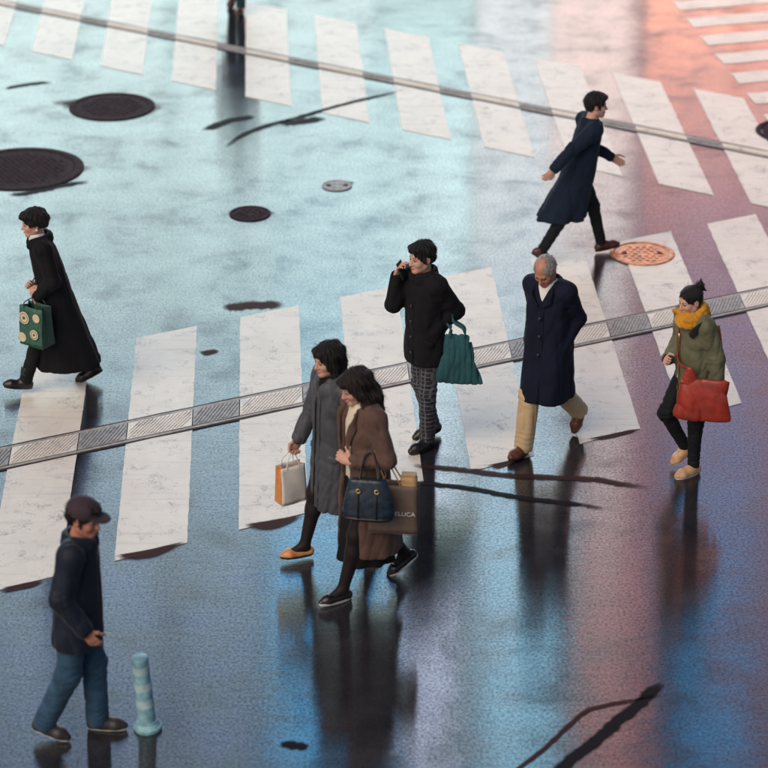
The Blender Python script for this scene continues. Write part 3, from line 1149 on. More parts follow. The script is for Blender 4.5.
            link("lips", tube_mesh("lips", [s.Hd(0.0925, -0.021, -0.065), s.Hd(0.100, -0.008, -0.064), s.Hd(0.100, 0.008, -0.064), s.Hd(0.0925, 0.021, -0.065)], lambda t: 0.0022 + 0.0045 * math.sin(math.pi * t), 6, 4), M_LIP, b)
        return b

    # -------------------------------------------------- clothing
    def coat(s, mat, secs, name="coat", sleeve=(0.078, 0.064, 0.050), folds=None, wr=0.004, seed=1, vneck=None, cut=None, h=0.0075, p=2.2, hemnoise=0.0, collar=None, extra=None, puff=None, cuff=0.0, shell=None):
        zt = max(q[0] for q in secs)
        zb = min(q[0] for q in secs)
        lo, hi = s.bounds(zb + s.dz - 0.05, s.hc[2] + 0.02, legs=False, m=0.10)
        R = max(max(q[1], q[2]) for q in secs) + 0.08
        cx = [q[3] if len(q) > 3 else 0 for q in secs]
        lo[0], hi[0] = min(lo[0], min(cx) - R), max(hi[0], max(cx) + R)
        lo[1], hi[1] = min(lo[1], -R), max(hi[1], R)
        F = Field(lo, hi, h)
        T = []
        for q in secs:
            q = tuple(q) + (0,) * (5 - len(q))
            T.append((q[0] + s.dz, q[1] * (0.4 + 0.6 * s.slim), q[2] * s.slim, q[3] + (q[0] - 0.95) * s.tl, q[4]))
        F.loft(T, p, 0.02, folds=folds and (folds[0], folds[1], folds[2] + s.dz, folds[3]), round_=0.02)
        if shell:
            F.loft([(t[0] - (0.03 if i == 0 else 0), t[1] - shell, t[2] - shell, t[3], t[4]) for i, t in enumerate(sorted(T))], p, 0.01, 'sub')
        if cut:
            F.fn(lambda X, Y, Z: cut(X - (Z - s.dz - 0.95) * s.tl, Y, Z - s.dz), 0.008)
        rs, re, rw = [q * (0.3 + 0.7 * s.slim) for q in sleeve]
        for side, a in s.arm.items():
            sg = 1 if side == 'L' else -1
            Wc = a['W'] - unit(a['W'] - a['E']) * (0.012 + cuff)
            F.cap(a['S'] - V3(0, sg * 0.05, -0.02), a['S'], rs * 0.85, rs, 0.05)
            F.cap(a['S'], a['E'], rs, re, 0.035)
            F.cap(a['E'], Wc, re, rw, 0.03)
            if not a['pocket']:
                F.cap(Wc, Wc + unit(a['W'] - a['E']) * 0.08, rw - 0.012, rw - 0.012, 0.006, 'sub')
        if puff:
            # quilted rings
            idx = np.nonzero(np.abs(F.A) < 0.05)
            z = F.ax[2][idx[2]]
            F.A[idx] -= (0.010 * np.abs(np.sin(z * math.pi / puff))).astype(np.float32) - 0.006
        if wr:
            F.wrinkle(wr, seed, 0.24, 4, 0.40)
            F.wrinkle(wr * 0.6, seed + 9, 0.12, 3, 0.6)
        for side, a in s.arm.items():
            F.crease(a['E'], unit(a['W'] - a['S']), 0.0042, 0.046, 0.075)
            F.crease(a['W'], unit(a['W'] - a['E']), 0.003, 0.028, 0.06)
            F.crease(a['S'] - V3(0, 0, 0.09), unit(V3(0.3, 0.6 if side == 'L' else -0.6, 0.7)), 0.004, 0.05, 0.08)
        if collar:
            # ring of fabric round the neck: (radius, thickness, height, opening half-angle, droop)
            rad, th, hgt, opn, drop = collar
            pts = []
            for i in range(15):
                ang = opn + (2 * math.pi - 2 * opn) * i / 14
                f = abs(i - 7) / 7
                pts.append(s.nb + V3(math.cos(ang) * rad * 1.05 + 0.012, math.sin(ang) * rad, hgt - drop * f ** 2))
            for i in range(14):
                F.cap(pts[i], pts[i + 1], th, th, 0.012)
                F.cap(pts[i] - V3(0, 0, 0.035), pts[i + 1] - V3(0, 0, 0.035), th * 1.15, th * 1.15, 0.02)
        if vneck:
            w, z0 = vneck
            F.fn(lambda X, Y, Z: np.maximum(np.maximum(np.abs(Y) - w * (Z - s.dz - z0) / (1.43 - z0), -(X - (Z - s.dz - 0.95) * s.tl - 0.045)), (z0 - Z + s.dz)), 0.01)
        F.cap(s.nb - V3(0, 0, 0.0), s.nt + V3(0.01, 0, 0.1), 0.064, 0.070, 0.012, 'sub')
        if extra:
            extra(F)
        o = s.put(name, F.mesh(name), mat)
        s.secs = [(q[0], q[1] * (0.4 + 0.6 * s.slim), q[2] * s.slim) + tuple(q[3:]) for q in secs]
        return o

    def surf(s, secs, z, ang, off=0.0, p=2.2):
        S = sorted([tuple(q) + (0,) * (5 - len(q)) for q in secs])
        f = lambda i: float(np.interp(z, [q[0] for q in S], [q[i] for q in S]))
        c, n = math.cos(ang), math.sin(ang)
        x = f(3) + (f(1) + off) * math.copysign(abs(c) ** (2 / p), c)
        y = f(4) + (f(2) + off) * math.copysign(abs(n) ** (2 / p), n)
        return s.U(x, y, z)

    def flap(s, o, secs, mat, z, a0, a1, drop=0.02, r=0.030, name="pocket_flap"):
        pts = [s.surf(secs, z - drop * i / 4, a0 + (a1 - a0) * i / 4, 0.004) for i in range(5)]
        s.put(name, tube_mesh(name, pts, lambda t: r * (0.8 + 0.2 * math.sin(math.pi * t)), 8, 3, 0.3), mat, o)

    def seamline(s, o, secs, mat, z0, z1, ang, r=0.0045, name="seam"):
        s.put(name, tube_mesh(name, [s.surf(secs, z0 + (z1 - z0) * i / 6, ang, 0.003) for i in range(7)], r, 6, 3), mat, o)

    def torso(s, name, mat, secs, folds=None, wr=0.002, seed=3, h=0.0075, p=2.2, neck=True):
        zs = [q[0] for q in secs]
        R = max(max(q[1], q[2]) for q in secs) * 1.3 + 0.04
        cx = [(q[3] if len(q) > 3 else 0) + (q[0] - 0.95) * s.tl for q in secs]
        F = Field((min(cx) - R, -R, min(zs) + s.dz - 0.03), (max(cx) + R, R, max(zs) + s.dz + 0.03), h)
        T = []
        for q in secs:
            q = tuple(q) + (0,) * (5 - len(q))
            T.append((q[0] + s.dz, q[1], q[2], q[3] + (q[0] - 0.95) * s.tl, q[4]))
        F.loft(T, p, 0.0, folds=folds and (folds[0], folds[1], folds[2] + s.dz, folds[3]), round_=0.015)
        if wr:
            F.wrinkle(wr, seed, 0.12, 5, 0.8)
        return s.put(name, F.mesh(name), mat)

    def trousers(s, mat, r=(0.095, 0.072, 0.060), wr=0.004, seed=4, name="trousers", stop=0.0, h=0.0065):
        lo, hi = s.bounds(0.0, s.zp + 0.10, arms=False, m=0.12)
        F = Field(lo, hi, h)
        for sd_, l in s.leg.items():
            hip, kn, an, Rf = l
            an = an + unit(kn - an) * stop
            F.cap(hip * V3(1, min(1, s.slim + 0.04), 1) + V3(0, 0, 0.03), kn, r[0] * min(1, s.slim + 0.06), r[1], 0.03)
            F.cap(kn, an - V3(0, 0, 0.012), r[1], r[2], 0.03)
            F.cap(an - V3(0, 0, 0.02), an + unit(an - kn) * 0.12, r[2] - 0.012, r[2] - 0.010, 0.006, 'sub')
        F.ell((0, 0, s.zp + 0.02), (0.108, 0.150 * s.slim, 0.10), None, 0.03)
        if wr:
            F.wrinkle(wr, seed, 0.14, 3, 1.0)
            for l in s.leg.values():
                F.crease(l[1], unit(l[2] - l[0]), 0.0065, 0.048, 0.10)
                F.crease(l[2] + V3(0, 0, 0.05), unit(l[2] - l[1]), 0.0065, 0.038, 0.080)
                F.crease(l[0] - V3(0, 0, 0.05), V3(0.5, 0, 0.86), 0.007, 0.06, 0.12)
        return s.put(name, F.mesh(name), mat)

    def tights(s, mat, name="tights"):
        lo, hi = s.bounds(0.0, s.zp + 0.05, arms=False, m=0.11)
        F = Field(lo, hi, 0.006)
        for l in s.leg.values():
            hip, kn, an, Rf = l
            F.cap(hip, kn, 0.083, 0.054, 0.03)
            mid = kn * 0.68 + an * 0.32 - V3(0.016, 0, 0)
            F.cap(kn, mid, 0.054, 0.055, 0.03)
            F.cap(mid, an, 0.055, 0.038, 0.03)
            F.cap(an, an + Rf @ V3(0.075, 0, -0.038), 0.039, 0.027, 0.02)
            F.cap(an + Rf @ V3(-0.03, 0, -0.045), an + Rf @ V3(0.09, 0, -0.052), 0.032, 0.025, 0.02)
        return s.put(name, F.mesh(name), mat)

    def shoes(s, mat, sole_mat, kind="shoe", lab=None):
        for side, l in s.leg.items():
            hip, kn, an, Rf = l
            F = Field((-0.11, -0.08, -0.10), (0.23, 0.08, 0.12), 0.0042)
            if kind == "pump":
                F.chain([(-0.038, 0, -0.050), (0.05, 0, -0.060), (0.115, 0, -0.062), (0.165, 0, -0.068)], [0.036, 0.034, 0.040, 0.024], 0.03)
                F.ell((0.045, 0, -0.010), (0.060, 0.032, 0.040), None, 0.012, 'sub')
            elif kind == "boot":
                F.chain([(-0.03, 0, -0.045), (0.05, 0, -0.052), (0.12, 0, -0.054), (0.165, 0, -0.060)], [0.045, 0.042, 0.045, 0.030], 0.03)
                F.cap((0, 0, -0.02), (-0.004, 0, 0.11), 0.050, 0.056, 0.03)
            else:
                F.chain([(-0.033, 0, -0.044), (0.05, 0, -0.050), (0.115, 0, -0.056), (0.165, 0, -0.062)], [0.043, 0.041, 0.045, 0.028], 0.03)
                F.cap((0, 0, -0.01), (0.035, 0, -0.03), 0.044, 0.040, 0.03)
                F.cap((0, 0, 0.02), (0, 0, 0.06), 0.040, 0.05, 0.01, 'sub')
            F.fn(lambda X, Y, Z: Z + 0.070 + 0 * X + 0 * Y, 0.004)
            me_ = F.mesh("shoe")
            M4 = Matrix([[*Rf[i], an[i]] for i in range(3)] + [[0, 0, 0, 1]])
            sh_ = s.put("boot" if kind == "boot" else "shoe", me_, mat)
            sh_.matrix_local = M4
            bm = bmesh.new()
            out = []
            for i in range(28):
                t = 2 * math.pi * i / 28
                x = 0.056 + 0.128 * math.cos(t)
                w = (0.036 + 0.010 * math.cos(t - 0.4)) * (abs(math.sin(t)) ** 0.8) * (1 if math.sin(t) > 0 else -1)
                out.append((x, w))
            lo_ = [bm.verts.new((x, y, -0.084)) for x, y in out]
            hi_ = [bm.verts.new((x * 1.0, y * 1.04, -0.068)) for x, y in out]
            bm.faces.new(hi_)
            bm.faces.new(lo_[::-1])
            for i in range(28):
                bm.faces.new((lo_[i], lo_[(i + 1) % 28], hi_[(i + 1) % 28], hi_[i]))
            link("sole", mesh_bm("sole", bm, False, 0.003), sole_mat, sh_)

    # -------------------------------------------------- hair
    def hair(s, style, mat, seed=2, name="hair"):
        lo, hi = s.hc - 0.24, s.hc + 0.22
        lo[2] = s.hc[2] - 0.42
        F = Field(lo, hi, 0.0046)
        f = 0.95
        E = lambda c, r, k=0.02, op='add': F.ell(s.Hd(*c), np.array(r) * f, s.Rh, k, op)
        C = lambda a, b, ra, rb, k=0.03, op='add': F.cap(s.Hd(*a), s.Hd(*b), ra * f, rb * f, k, op)
        if style == 'pixie':
            E((-0.022, 0, 0.052), (0.116, 0.096, 0.100))
            E((-0.060, 0, 0.020), (0.085, 0.085, 0.085), 0.03)
            E((0.055, 0.015, 0.092), (0.062, 0.074, 0.038), 0.02)
            for y in (-1, 1):
                E((0.012, y * 0.082, 0.020), (0.040, 0.016, 0.050), 0.02)
            E((0.120, 0, -0.045), (0.085, 0.090, 0.108), 0.012, 'sub')
            for y in (-1, 1):
                E((0.035, y * 0.095, -0.055), (0.070, 0.045, 0.060), 0.01, 'sub')
            E((-0.03, 0, -0.135), (0.12, 0.11, 0.10), 0.02, 'sub')
        elif style == 'long':
            E((-0.020, 0, 0.046), (0.112, 0.092, 0.099))
            for y in (-1, 1):
                C((0.010, y * 0.080, 0.03), (0.000, y * 0.096, -0.12), 0.026, 0.034)
                C((0.000, y * 0.096, -0.12), (-0.004, y * 0.096, -0.24), 0.036, 0.026)
                C((0.045, y * 0.066, 0.06), (0.048, y * 0.088, -0.05), 0.020, 0.013)
            C((-0.06, 0, 0.02), (-0.075, 0, -0.12), 0.085, 0.085, 0.04)
            C((-0.075, 0.03, -0.12), (-0.085, 0.03, -0.24), 0.075, 0.045, 0.04)
            C((-0.075, -0.03, -0.12), (-0.085, -0.03, -0.24), 0.075, 0.045, 0.04)
            E((0.060, 0, 0.082), (0.050, 0.066, 0.034), 0.02)
            E((0.128, 0, -0.048), (0.088, 0.064, 0.104), 0.012, 'sub')
            E((0.09, 0, -0.16), (0.09, 0.075, 0.12), 0.012, 'sub')
        elif style == 'bob':
            E((-0.020, 0, 0.046), (0.112, 0.092, 0.099))
            for y in (-1, 1):
                C((0.012, y * 0.080, 0.03), (0.012, y * 0.092, -0.095), 0.026, 0.030)
                C((0.048, y * 0.064, 0.06), (0.055, y * 0.082, -0.04), 0.019, 0.013)
            C((-0.055, 0, 0.02), (-0.060, 0, -0.085), 0.085, 0.078, 0.04)
            E((0.058, 0, 0.084), (0.050, 0.066, 0.034), 0.02)
            E((0.128, 0, -0.048), (0.086, 0.062, 0.104), 0.012, 'sub')
            E((0.07, 0, -0.17), (0.09, 0.075, 0.10), 0.012, 'sub')
        elif style == 'short':
            E((-0.018, 0, 0.048), (0.110, 0.090, 0.096))
            E((-0.055, 0, 0.000), (0.062, 0.072, 0.072), 0.03)
            E((0.050, 0, 0.092), (0.056, 0.066, 0.034), 0.02)
            for y in (-1, 1):
                E((0.018, y * 0.078, 0.005), (0.018, 0.012, 0.040), 0.015)
            E((0.122, 0, -0.040), (0.086, 0.090, 0.116), 0.012, 'sub')
            for y in (-1, 1):
                E((-0.005, y * 0.095, -0.035), (0.032, 0.035, 0.046), 0.01, 'sub')
            E((-0.02, 0, -0.15), (0.12, 0.11, 0.09), 0.02, 'sub')
        elif style == 'bun':
            E((-0.018, 0, 0.044), (0.108, 0.086, 0.094))
            E((-0.060, 0, 0.000), (0.050, 0.066, 0.066), 0.03)
            E((0.118, 0, -0.040), (0.084, 0.082, 0.128), 0.012, 'sub')
            for y in (-1, 1):
                E((0.000, y * 0.095, -0.045), (0.040, 0.034, 0.056), 0.01, 'sub')
            E((-0.02, 0, -0.15), (0.12, 0.11, 0.09), 0.02, 'sub')
            C((-0.080, 0, 0.075), (-0.108, 0.0, 0.095), 0.026, 0.030, 0.01)
            E((-0.118, 0, 0.098), (0.040, 0.046, 0.038), 0.012)
            for k in range(7):
                a = k * 0.9
                C((-0.12, 0, 0.10), (-0.13 + 0.045 * math.cos(a), 0.05 * math.sin(a * 1.7), 0.10 + 0.045 * math.sin(a)), 0.014, 0.006, 0.01)
        elif style == 'balding':
            E((-0.020, 0, 0.034), (0.1045, 0.085, 0.0905))
            for y in (-1, 1):
                E((-0.002, y * 0.074, 0.015), (0.040, 0.016, 0.042), 0.015)
            E((-0.075, 0, -0.01), (0.040, 0.062, 0.060), 0.02)
            E((0.122, 0, -0.02), (0.078, 0.072, 0.112), 0.010, 'sub')
            E((0.085, 0, 0.105), (0.050, 0.036, 0.045), 0.012, 'sub')
            for y in (-1, 1):
                E((-0.003, y * 0.097, -0.035), (0.034, 0.034, 0.040), 0.01, 'sub')
            E((-0.02, 0, -0.15), (0.12, 0.11, 0.09), 0.02, 'sub')
        if style != 'balding':
            idx = np.nonzero(np.abs(F.A) < 0.03)
            P = np.stack([F.ax[i][idx[i]] - s.hc[i] for i in range(3)])
            P = s.Rh.T @ P
            a = np.arctan2(P[1], P[0] + 0.02)
            F.A[idx] += (0.35 if style == 'bun' else 1.0) * (0.0035 * np.sin(a * 17 + P[2] * 22 + seed) + 0.0030 * np.sin(a * 29 - P[2] * 31 + 2 * seed) + 0.003 * np.sin(P[2] * 60 + a * 5)).astype(np.float32)
        me_ = F.mesh(name)
        o = s.put(name, me_, mat)
        # loose strands that break the outline
        n = len(me_.vertices)
        co = np.zeros(n * 3, np.float32)
        no = np.zeros(n * 3, np.float32)
        me_.vertices.foreach_get("co", co)
        me_.vertices.foreach_get("normal", no)
        co, no = co.reshape(-1, 3), no.reshape(-1, 3)
        r = np.random.RandomState(seed + 40)
        long_ = {'balding': 0.018, 'short': 0.030, 'pixie': 0.034, 'bun': 0.030}.get(style, 0.060)
        lift = 0.0035 if style in ('balding', 'bun') else 0.006
        bm = bmesh.new()
        for k in r.choice(n, 420, replace=False):
            nv = no[k]
            L = (co[k] - s.hc) @ s.Rh
            if nv[2] < -0.3 or (L[0] > 0.02 and L[2] < 0.03):
                continue
            d = s.Rh @ V3(r.normal(0, 0.3) - 0.15, r.normal(0, 0.3), -1.0)
            d = d - nv * (d @ nv)
            d = unit(d + r.normal(0, 0.16, 3))
            ll = long_ * r.uniform(0.6, 1.4)
            pts = [co[k] - nv * 0.002, co[k] + d * ll * 0.4 + nv * lift * r.uniform(0.4, 1.2), co[k] + d * ll * 0.75 + nv * lift * r.uniform(0.5, 1.5), co[k] + d * ll + nv * lift * r.uniform(0.2, 1.8)]
            a = unit(np.cross(d, nv))
            w = 0.0017
            L_ = [bm.verts.new(p - a * w * (1 - 0.28 * i)) for i, p in enumerate(pts)]
            R_ = [bm.verts.new(p + a * w * (1 - 0.28 * i)) for i, p in enumerate(pts)]
            T_ = [bm.verts.new(p + nv * w * (1 - 0.28 * i)) for i, p in enumerate(pts)]
            for i in range(3):
                for A_, B_ in ((L_, R_), (R_, T_), (T_, L_)):
                    bm.faces.new((A_[i], B_[i], B_[i + 1], A_[i + 1]))
        st = link("loose_strands", mesh_bm("loose_strands", bm, True), mat, o)
        st["kind"] = "stuff"
        return o

    def dot(s, name, p, r, mat, parent=None, flat=0.5, d=(1, 0, 0)):
        me_ = lathe_mesh(name, [(r * 0.2, -r * flat), (r, -r * flat * 0.4), (r, r * flat * 0.4), (r * 0.6, r * flat)], 14)
        o = s.put(name, me_, mat, parent)
        o.matrix_local = Matrix.Translation(Vector(p)) @ Vector(d).to_track_quat('Z', 'Y').to_matrix().to_4x4()
        return o


# ------------------------------------------------------------------ bags
def soft_bag(name, secs, mat, wr=0.004, seed=1, p=3.0, h=0.0055, dents=None, zs=1.0, wl=0.10, dirs=6):
    """secs: (z, half width x, half depth y[, shift x, shift y]); origin at the base"""
    R = max(q[1] for q in secs) * 1.2 + 0.03
    Ry = max(q[2] for q in secs) * 1.3 + 0.05
    sx = [q[3] if len(q) > 3 else 0 for q in secs]
    F = Field((min(sx) - R, -Ry - 0.02, min(q[0] for q in secs) - 0.03), (max(sx) + R, Ry + 0.02, max(q[0] for q in secs) + 0.03), h)
    F.loft(secs, p, 0.0, round_=0.02)
    for c, r in (dents or []):
        F.ell(c, r, None, 0.02, 'sub')
    if wr:
        F.wrinkle(wr, seed, wl, dirs, zs)
    return F.mesh(name)


def paper_bag(root, w, d, h, mat, in_mat, th=0.004):
    """an open-topped bag: four walls with creased gussets and a floor"""
    bm = bmesh.new()
    bm_box(bm, (-w / 2, -d / 2, 0), (w / 2, d / 2, th))
    link("bag_floor", mesh_bm("bag_floor", bm), mat, root)
    for sy in (-1, 1):
        n = 10
        bm = bmesh.new()
        gr = [[[None] * 2 for _ in range(n + 1)] for _ in range(n + 1)]
        for i in range(n + 1):
            for j in range(n + 1):
                u, v = i / n, j / n
                bul = 0.012 * math.sin(math.pi * u) * math.sin(math.pi * v) + 0.004 * math.sin(7 * u + 5 * v + sy)
                for k in (0, 1):
                    gr[i][j][k] = bm.verts.new(((u - 0.5) * w * (1 - 0.02 * v), sy * (d / 2 * (1 - 0.25 * v) + bul - k * th), th + v * (h - th)))
        for k in (0, 1):
            for i in range(n):
                for j in range(n):
                    bm.faces.new((gr[i][j][k], gr[i + 1][j][k], gr[i + 1][j + 1][k], gr[i][j + 1][k]))
        for i in range(n):
            for (a, b) in (((i, 0), (i + 1, 0)), ((i, n), (i + 1, n)), ((0, i), (0, i + 1)), ((n, i), (n, i + 1))):
                bm.faces.new((gr[a[0]][a[1]][0], gr[b[0]][b[1]][0], gr[b[0]][b[1]][1], gr[a[0]][a[1]][1]))
        link("side_panel", mesh_bm("side_panel", bm, True), mat, root)
    for sx in (-1, 1):
        bm = bmesh.new()
        rows = []
        for j in range(9):
            v = j / 8
            dd = d / 2 * (1 - 0.25 * v)
            inn = 0.30 * d * v
            x = sx * (w / 2 * (1 - 0.02 * v) + 0.001)
            z = th + v * (h - th)
            rows.append([bm.verts.new((x, -dd + 0.004, z)), bm.verts.new((x - sx * inn, 0, z)), bm.verts.new((x, dd - 0.004, z)),
                         bm.verts.new((x - sx * th, dd - 0.004, z)), bm.verts.new((x - sx * (inn + th), 0, z)), bm.verts.new((x - sx * th, -dd + 0.004, z))])
        for j in range(8):
            for k in range(6):
                bm.faces.new((rows[j][k], rows[j][(k + 1) % 6], rows[j + 1][(k + 1) % 6], rows[j + 1][k]))
        bm.faces.new(rows[0])
        bm.faces.new(rows[-1])
        link("gusset", mesh_bm("gusset", bm, False), in_mat, root)


def text_mesh(txt, size, depth=0.0008):
    cu = bpy.data.curves.new("lettering", 'FONT')
    cu.body = txt
    cu.size = size
    cu.extrude = depth
    cu.align_x = 'CENTER'
    o = bpy.data.objects.new("lettering", cu)
    COL.objects.link(o)
    dg = bpy.context.evaluated_depsgraph_get()
    me_ = bpy.data.meshes.new_from_object(o.evaluated_get(dg))
    bpy.data.objects.remove(o)
    me_.materials.clear()
    return me_
BLK = cloth("black_wool", (0.006, 0.006, 0.009), sheen=0.02)
BLK2 = cloth("black_trousers", (0.008, 0.009, 0.013), sheen=0.02)
NAVY = cloth("navy_wool", (0.005, 0.008, 0.024), sheen=0.03)
TIGHT = cloth("black_tights", (0.014, 0.009, 0.011), rough=0.6, weave=600, bump=0.08)
SHOE_BLK = leather("black_shoe_leather", (0.014, 0.011, 0.012), 0.3)
SOLE = plain("dark_rubber", (0.02, 0.018, 0.018), rough=0.7)
SOLE_W = plain("white_rubber", (0.62, 0.60, 0.58), rough=0.6)
BTN = plain("dark_button", (0.02, 0.02, 0.022), rough=0.25)
GOLD = plain("gold_metal", (0.75, 0.52, 0.20), rough=0.25, metal=1.0)
WHITE = cloth("white_cotton", (0.78, 0.77, 0.76), vary=0.06)


class Bag:
    def __init__(s, name, label, world, rz, cat="bag"):
        s.o = empty(name, world, math.radians(rz))
        tag(s.o, label, cat)
        s.w, s.r = Vector(world), math.radians(rz)

    def L(s, world):
        return Matrix.Rotation(-s.r, 3, 'Z') @ (Vector(world) - s.w)

    def add(s, name, me_, mat, loc=None, parent=None):
        return link(name, me_, mat, parent or s.o, loc)


def buttons(P, o, pts, r=0.013, mat=BTN, d=(1, 0.2, 0)):
    for p in pts:
        P.dot("button", P.U(*p), r, mat, o, 0.45, d)


# ---- 1: woman in a long black coat at the left
p = Person("person in a long black coat striding left with a green bag", (60, 387), 189, 1.56, (23, 4, -10), (-11, 20, 26), lean=11, nod=8, yaw=6,
           armL=dict(w=(0.17, 0.15, 0.93), e=(-1, 0.5, -0.2), d=(0.2, -0.15, 0.95), n=(-0.4, -0.9, 0), curl=0.85),
           armR=dict(w=(0.17, -0.12, 0.93), e=(-1, -0.5, -0.2), d=(0.5, 0.3, 0.5), curl=0.8))
p.body()
p.hair('pixie', H_BLACK)
p.coat(BLK, [(0.22, 0.300, 0.225, 0.055), (0.45, 0.250, 0.212, 0.035), (0.70, 0.195, 0.205, 0.012), (0.95, 0.155, 0.19, 0), (1.15, 0.140, 0.185), (1.30, 0.130, 0.185), (1.39, 0.105, 0.165), (1.45, 0.075, 0.095)],
       folds=(9, 0.035, 0.95, 1.0), seed=5, collar=(0.088, 0.026, 0.045, 0.45, 0.05), vneck=(0.05, 1.33), cuff=0.02)
p.torso("scarf", WHITE, [(1.36, 0.075, 0.075, 0.02), (1.42, 0.078, 0.072, 0.02), (1.49, 0.070, 0.066, 0.022)], wr=0.003, h=0.005)
a = p.arm['L']
u_ = unit(a['W'] - a['E'])
p.put("shirt_cuff", tube_mesh("shirt_cuff", [a['W'] - u_ * 0.05, a['W'] - u_ * 0.004], 0.036, 12, 2), WHITE)
p.trousers(BLK2, (0.085, 0.064, 0.056))
p.shoes(SHOE_BLK, SOLE, "boot")
p.dot("earring", p.Hd(-0.008, 0.092, -0.036), 0.011, plain("pearl", (0.8, 0.78, 0.74), rough=0.2), None, 0.9, (0, 1, 0))
hand = p.W(a['W'] + V3(0, 0, 0.0))
M_GREEN = plain("green_paper", (0.030, 0.105, 0.075), rough=0.55, vary=0.2)
M_GREEN2 = plain("dark_green_paper", (0.016, 0.060, 0.045), rough=0.55, vary=0.2)
M_CREAM = plain("cream_print", (0.62, 0.52, 0.36), rough=0.6)
bw = p.W((0.175, 0.245, 0))
b = Bag("shopping_bag", "green paper bag with cream roundels carried by the person in long black", (bw.x, bw.y, 0.50), -33)
paper_bag(b.o, 0.235, 0.15, 0.33, M_GREEN, M_GREEN2)
for (x, z, r) in ((-0.058, 0.235, 0.052), (0.065, 0.255, 0.036), (0.045, 0.115, 0.042), (-0.085, 0.065, 0.040)):
    yy = -0.075 * (1 - 0.25 * z / 0.33) - 0.0165 * math.sin(math.pi * (x / 0.235 + 0.5)) * math.sin(math.pi * z / 0.33) - 0.004
    d_ = link("printed_roundel", lathe_mesh("printed_roundel", [(r, 0), (r, 0.0025), (r * 0.9, 0.003)], 24), M_CREAM, b.o)
    d_.location = (x, yy, z)
    d_.rotation_euler = (math.radians(90 - 3), 0, 0)
    if r > 0.04:
        d2 = link("printed_ring", ring_mesh("printed_ring", r * 0.72, 0.0022), M_GREEN2, d_)
        d2.location = (0, 0, 0.003)
        d3 = link("printed_leaf", lathe_mesh("printed_leaf", [(r * 0.05, 0.0032), (r * 0.30, 0.0035), (r * 0.26, 0.0042)], 5), M_GREEN, d_)
hl = b.L(hand)
for sy in (-1, 1):
    b.add("handle", tube_mesh("handle", [(-0.07, sy * 0.055, 0.31), (-0.05 + hl.x * 0.3, sy * 0.05, 0.36), (hl.x - 0.01, hl.y + sy * 0.02, hl.z + 0.015), (hl.x + 0.03, hl.y + sy * 0.02, hl.z + 0.0), (0.06 + hl.x * 0.2, sy * 0.05, 0.36), (0.07, sy * 0.055, 0.31)], 0.0045, 6, 5), M_GREEN2)

# ---- 2: person on the phone
p = Person("person in a short black coat holding a phone to the mouth", (424, 444), 216, 1.69, (5, 6, 0), (-4, 12, 8), nod=6, yaw=-4, slim=0.86, shoulder=0.150,
           armR=dict(w=(0.155, -0.150, 1.415), e=(-0.2, -0.10, -1.0), d=(0.02, 0.35, 0.93), n=(-0.45, 0.85, -0.2), curl=0.45),
           armL=dict(w=(0.02, 0.115, 0.99), e=(-1.0, 0.25, 0.1), d=(-0.15, -0.1, -0.97), curl=0.3, pocket=True))
p.body(male=False)
p.hair('short', H_BLACK, 4)
o = p.coat(BLK, [(0.72, 0.155, 0.205), (0.85, 0.150, 0.205), (1.0, 0.140, 0.195), (1.15, 0.140, 0.192), (1.30, 0.132, 0.192), (1.39, 0.105, 0.168), (1.45, 0.075, 0.095)],
           name="coat", seed=11, folds=(7, 0.02, 1.0, 0.4), collar=(0.078, 0.024, 0.050, 0.35, 0.03), sleeve=(0.080, 0.066, 0.054), wr=0.005)
buttons(p, o, [(0.142, 0.01, z) for z in (0.82, 0.95, 1.08, 1.21)])
p.flap(o, p.secs, BLK, 0.93, 0.75, 1.25)
p.seamline(o, p.secs, BLK, 0.735, 1.33, 0.16)


def plaid(name, c1, c2):
    m, t, bs = nodes_of(name)
    w1 = nn(t, "ShaderNodeTexWave", Scale=9.0, bands_direction='Z')
    w2 = nn(t, "ShaderNodeTexWave", Scale=9.0, bands_direction='Y')
    for w in (w1, w2):
        t.links.new(coords(t), w.inputs[0])
    mx = nn(t, "ShaderNodeMath", operation='MAXIMUM')
    for i, w in enumerate((w1, w2)):
        r = ramp(t, w.outputs[1], [(0.80, (0, 0, 0)), (0.94, (1, 1, 1))])
        t.links.new(r.outputs[0], mx.inputs[i])
    r = ramp(t, mx.outputs[0], [(0.0, c1), (1.0, c2)])
    t.links.new(r.outputs[0], bs.inputs["Base Color"])
    bs.inputs["Roughness"].default_value = 0.85
    return m


p.trousers(plaid("plaid_wool", (0.018, 0.018, 0.026), (0.11, 0.11, 0.13)), (0.088, 0.066, 0.060), seed=8)
p.shoes(SHOE_BLK, SOLE)
a = p.arm['R']
ph = empty("mobile_phone", p.W(a['W'] + a['d'] * 0.062 + a['n'] * 0.026))
tag(ph, "black mobile phone held to the mouth by the person in the short coat", "phone")
R3 = rot_z(p.h) @ np.stack([np.cross(a['d'], a['n']), a['n'], a['d']], 1)
ph.rotation_euler = Matrix([list(r) for r in R3]).to_euler()
link("case", box_mesh("case", (-0.036, -0.0045, -0.072), (0.036, 0.0045, 0.072), 0.003), plain("phone_case", (0.02, 0.02, 0.024), rough=0.3), ph)
link("screen", box_mesh("screen", (-0.032, 0.0047, -0.066), (0.032, 0.0056, 0.066)), plain("phone_glass", (0.01, 0.01, 0.014), rough=0.05), ph)
a = p.arm['L']
TEAL = cloth("teal_canvas", (0.024, 0.088, 0.105), weave=180, sheen=0.1)
fa = p.W(a['E'] * 0.75 + a['W'] * 0.25)
bw = p.W(a['E'] * 0.75 + a['W'] * 0.25 + V3(0.02, 0.085, 0))
b = Bag("tote_bag", "limp teal canvas tote hanging from the arm of the person phoning", (bw.x + 0.02, bw.y, 0.585), -6)
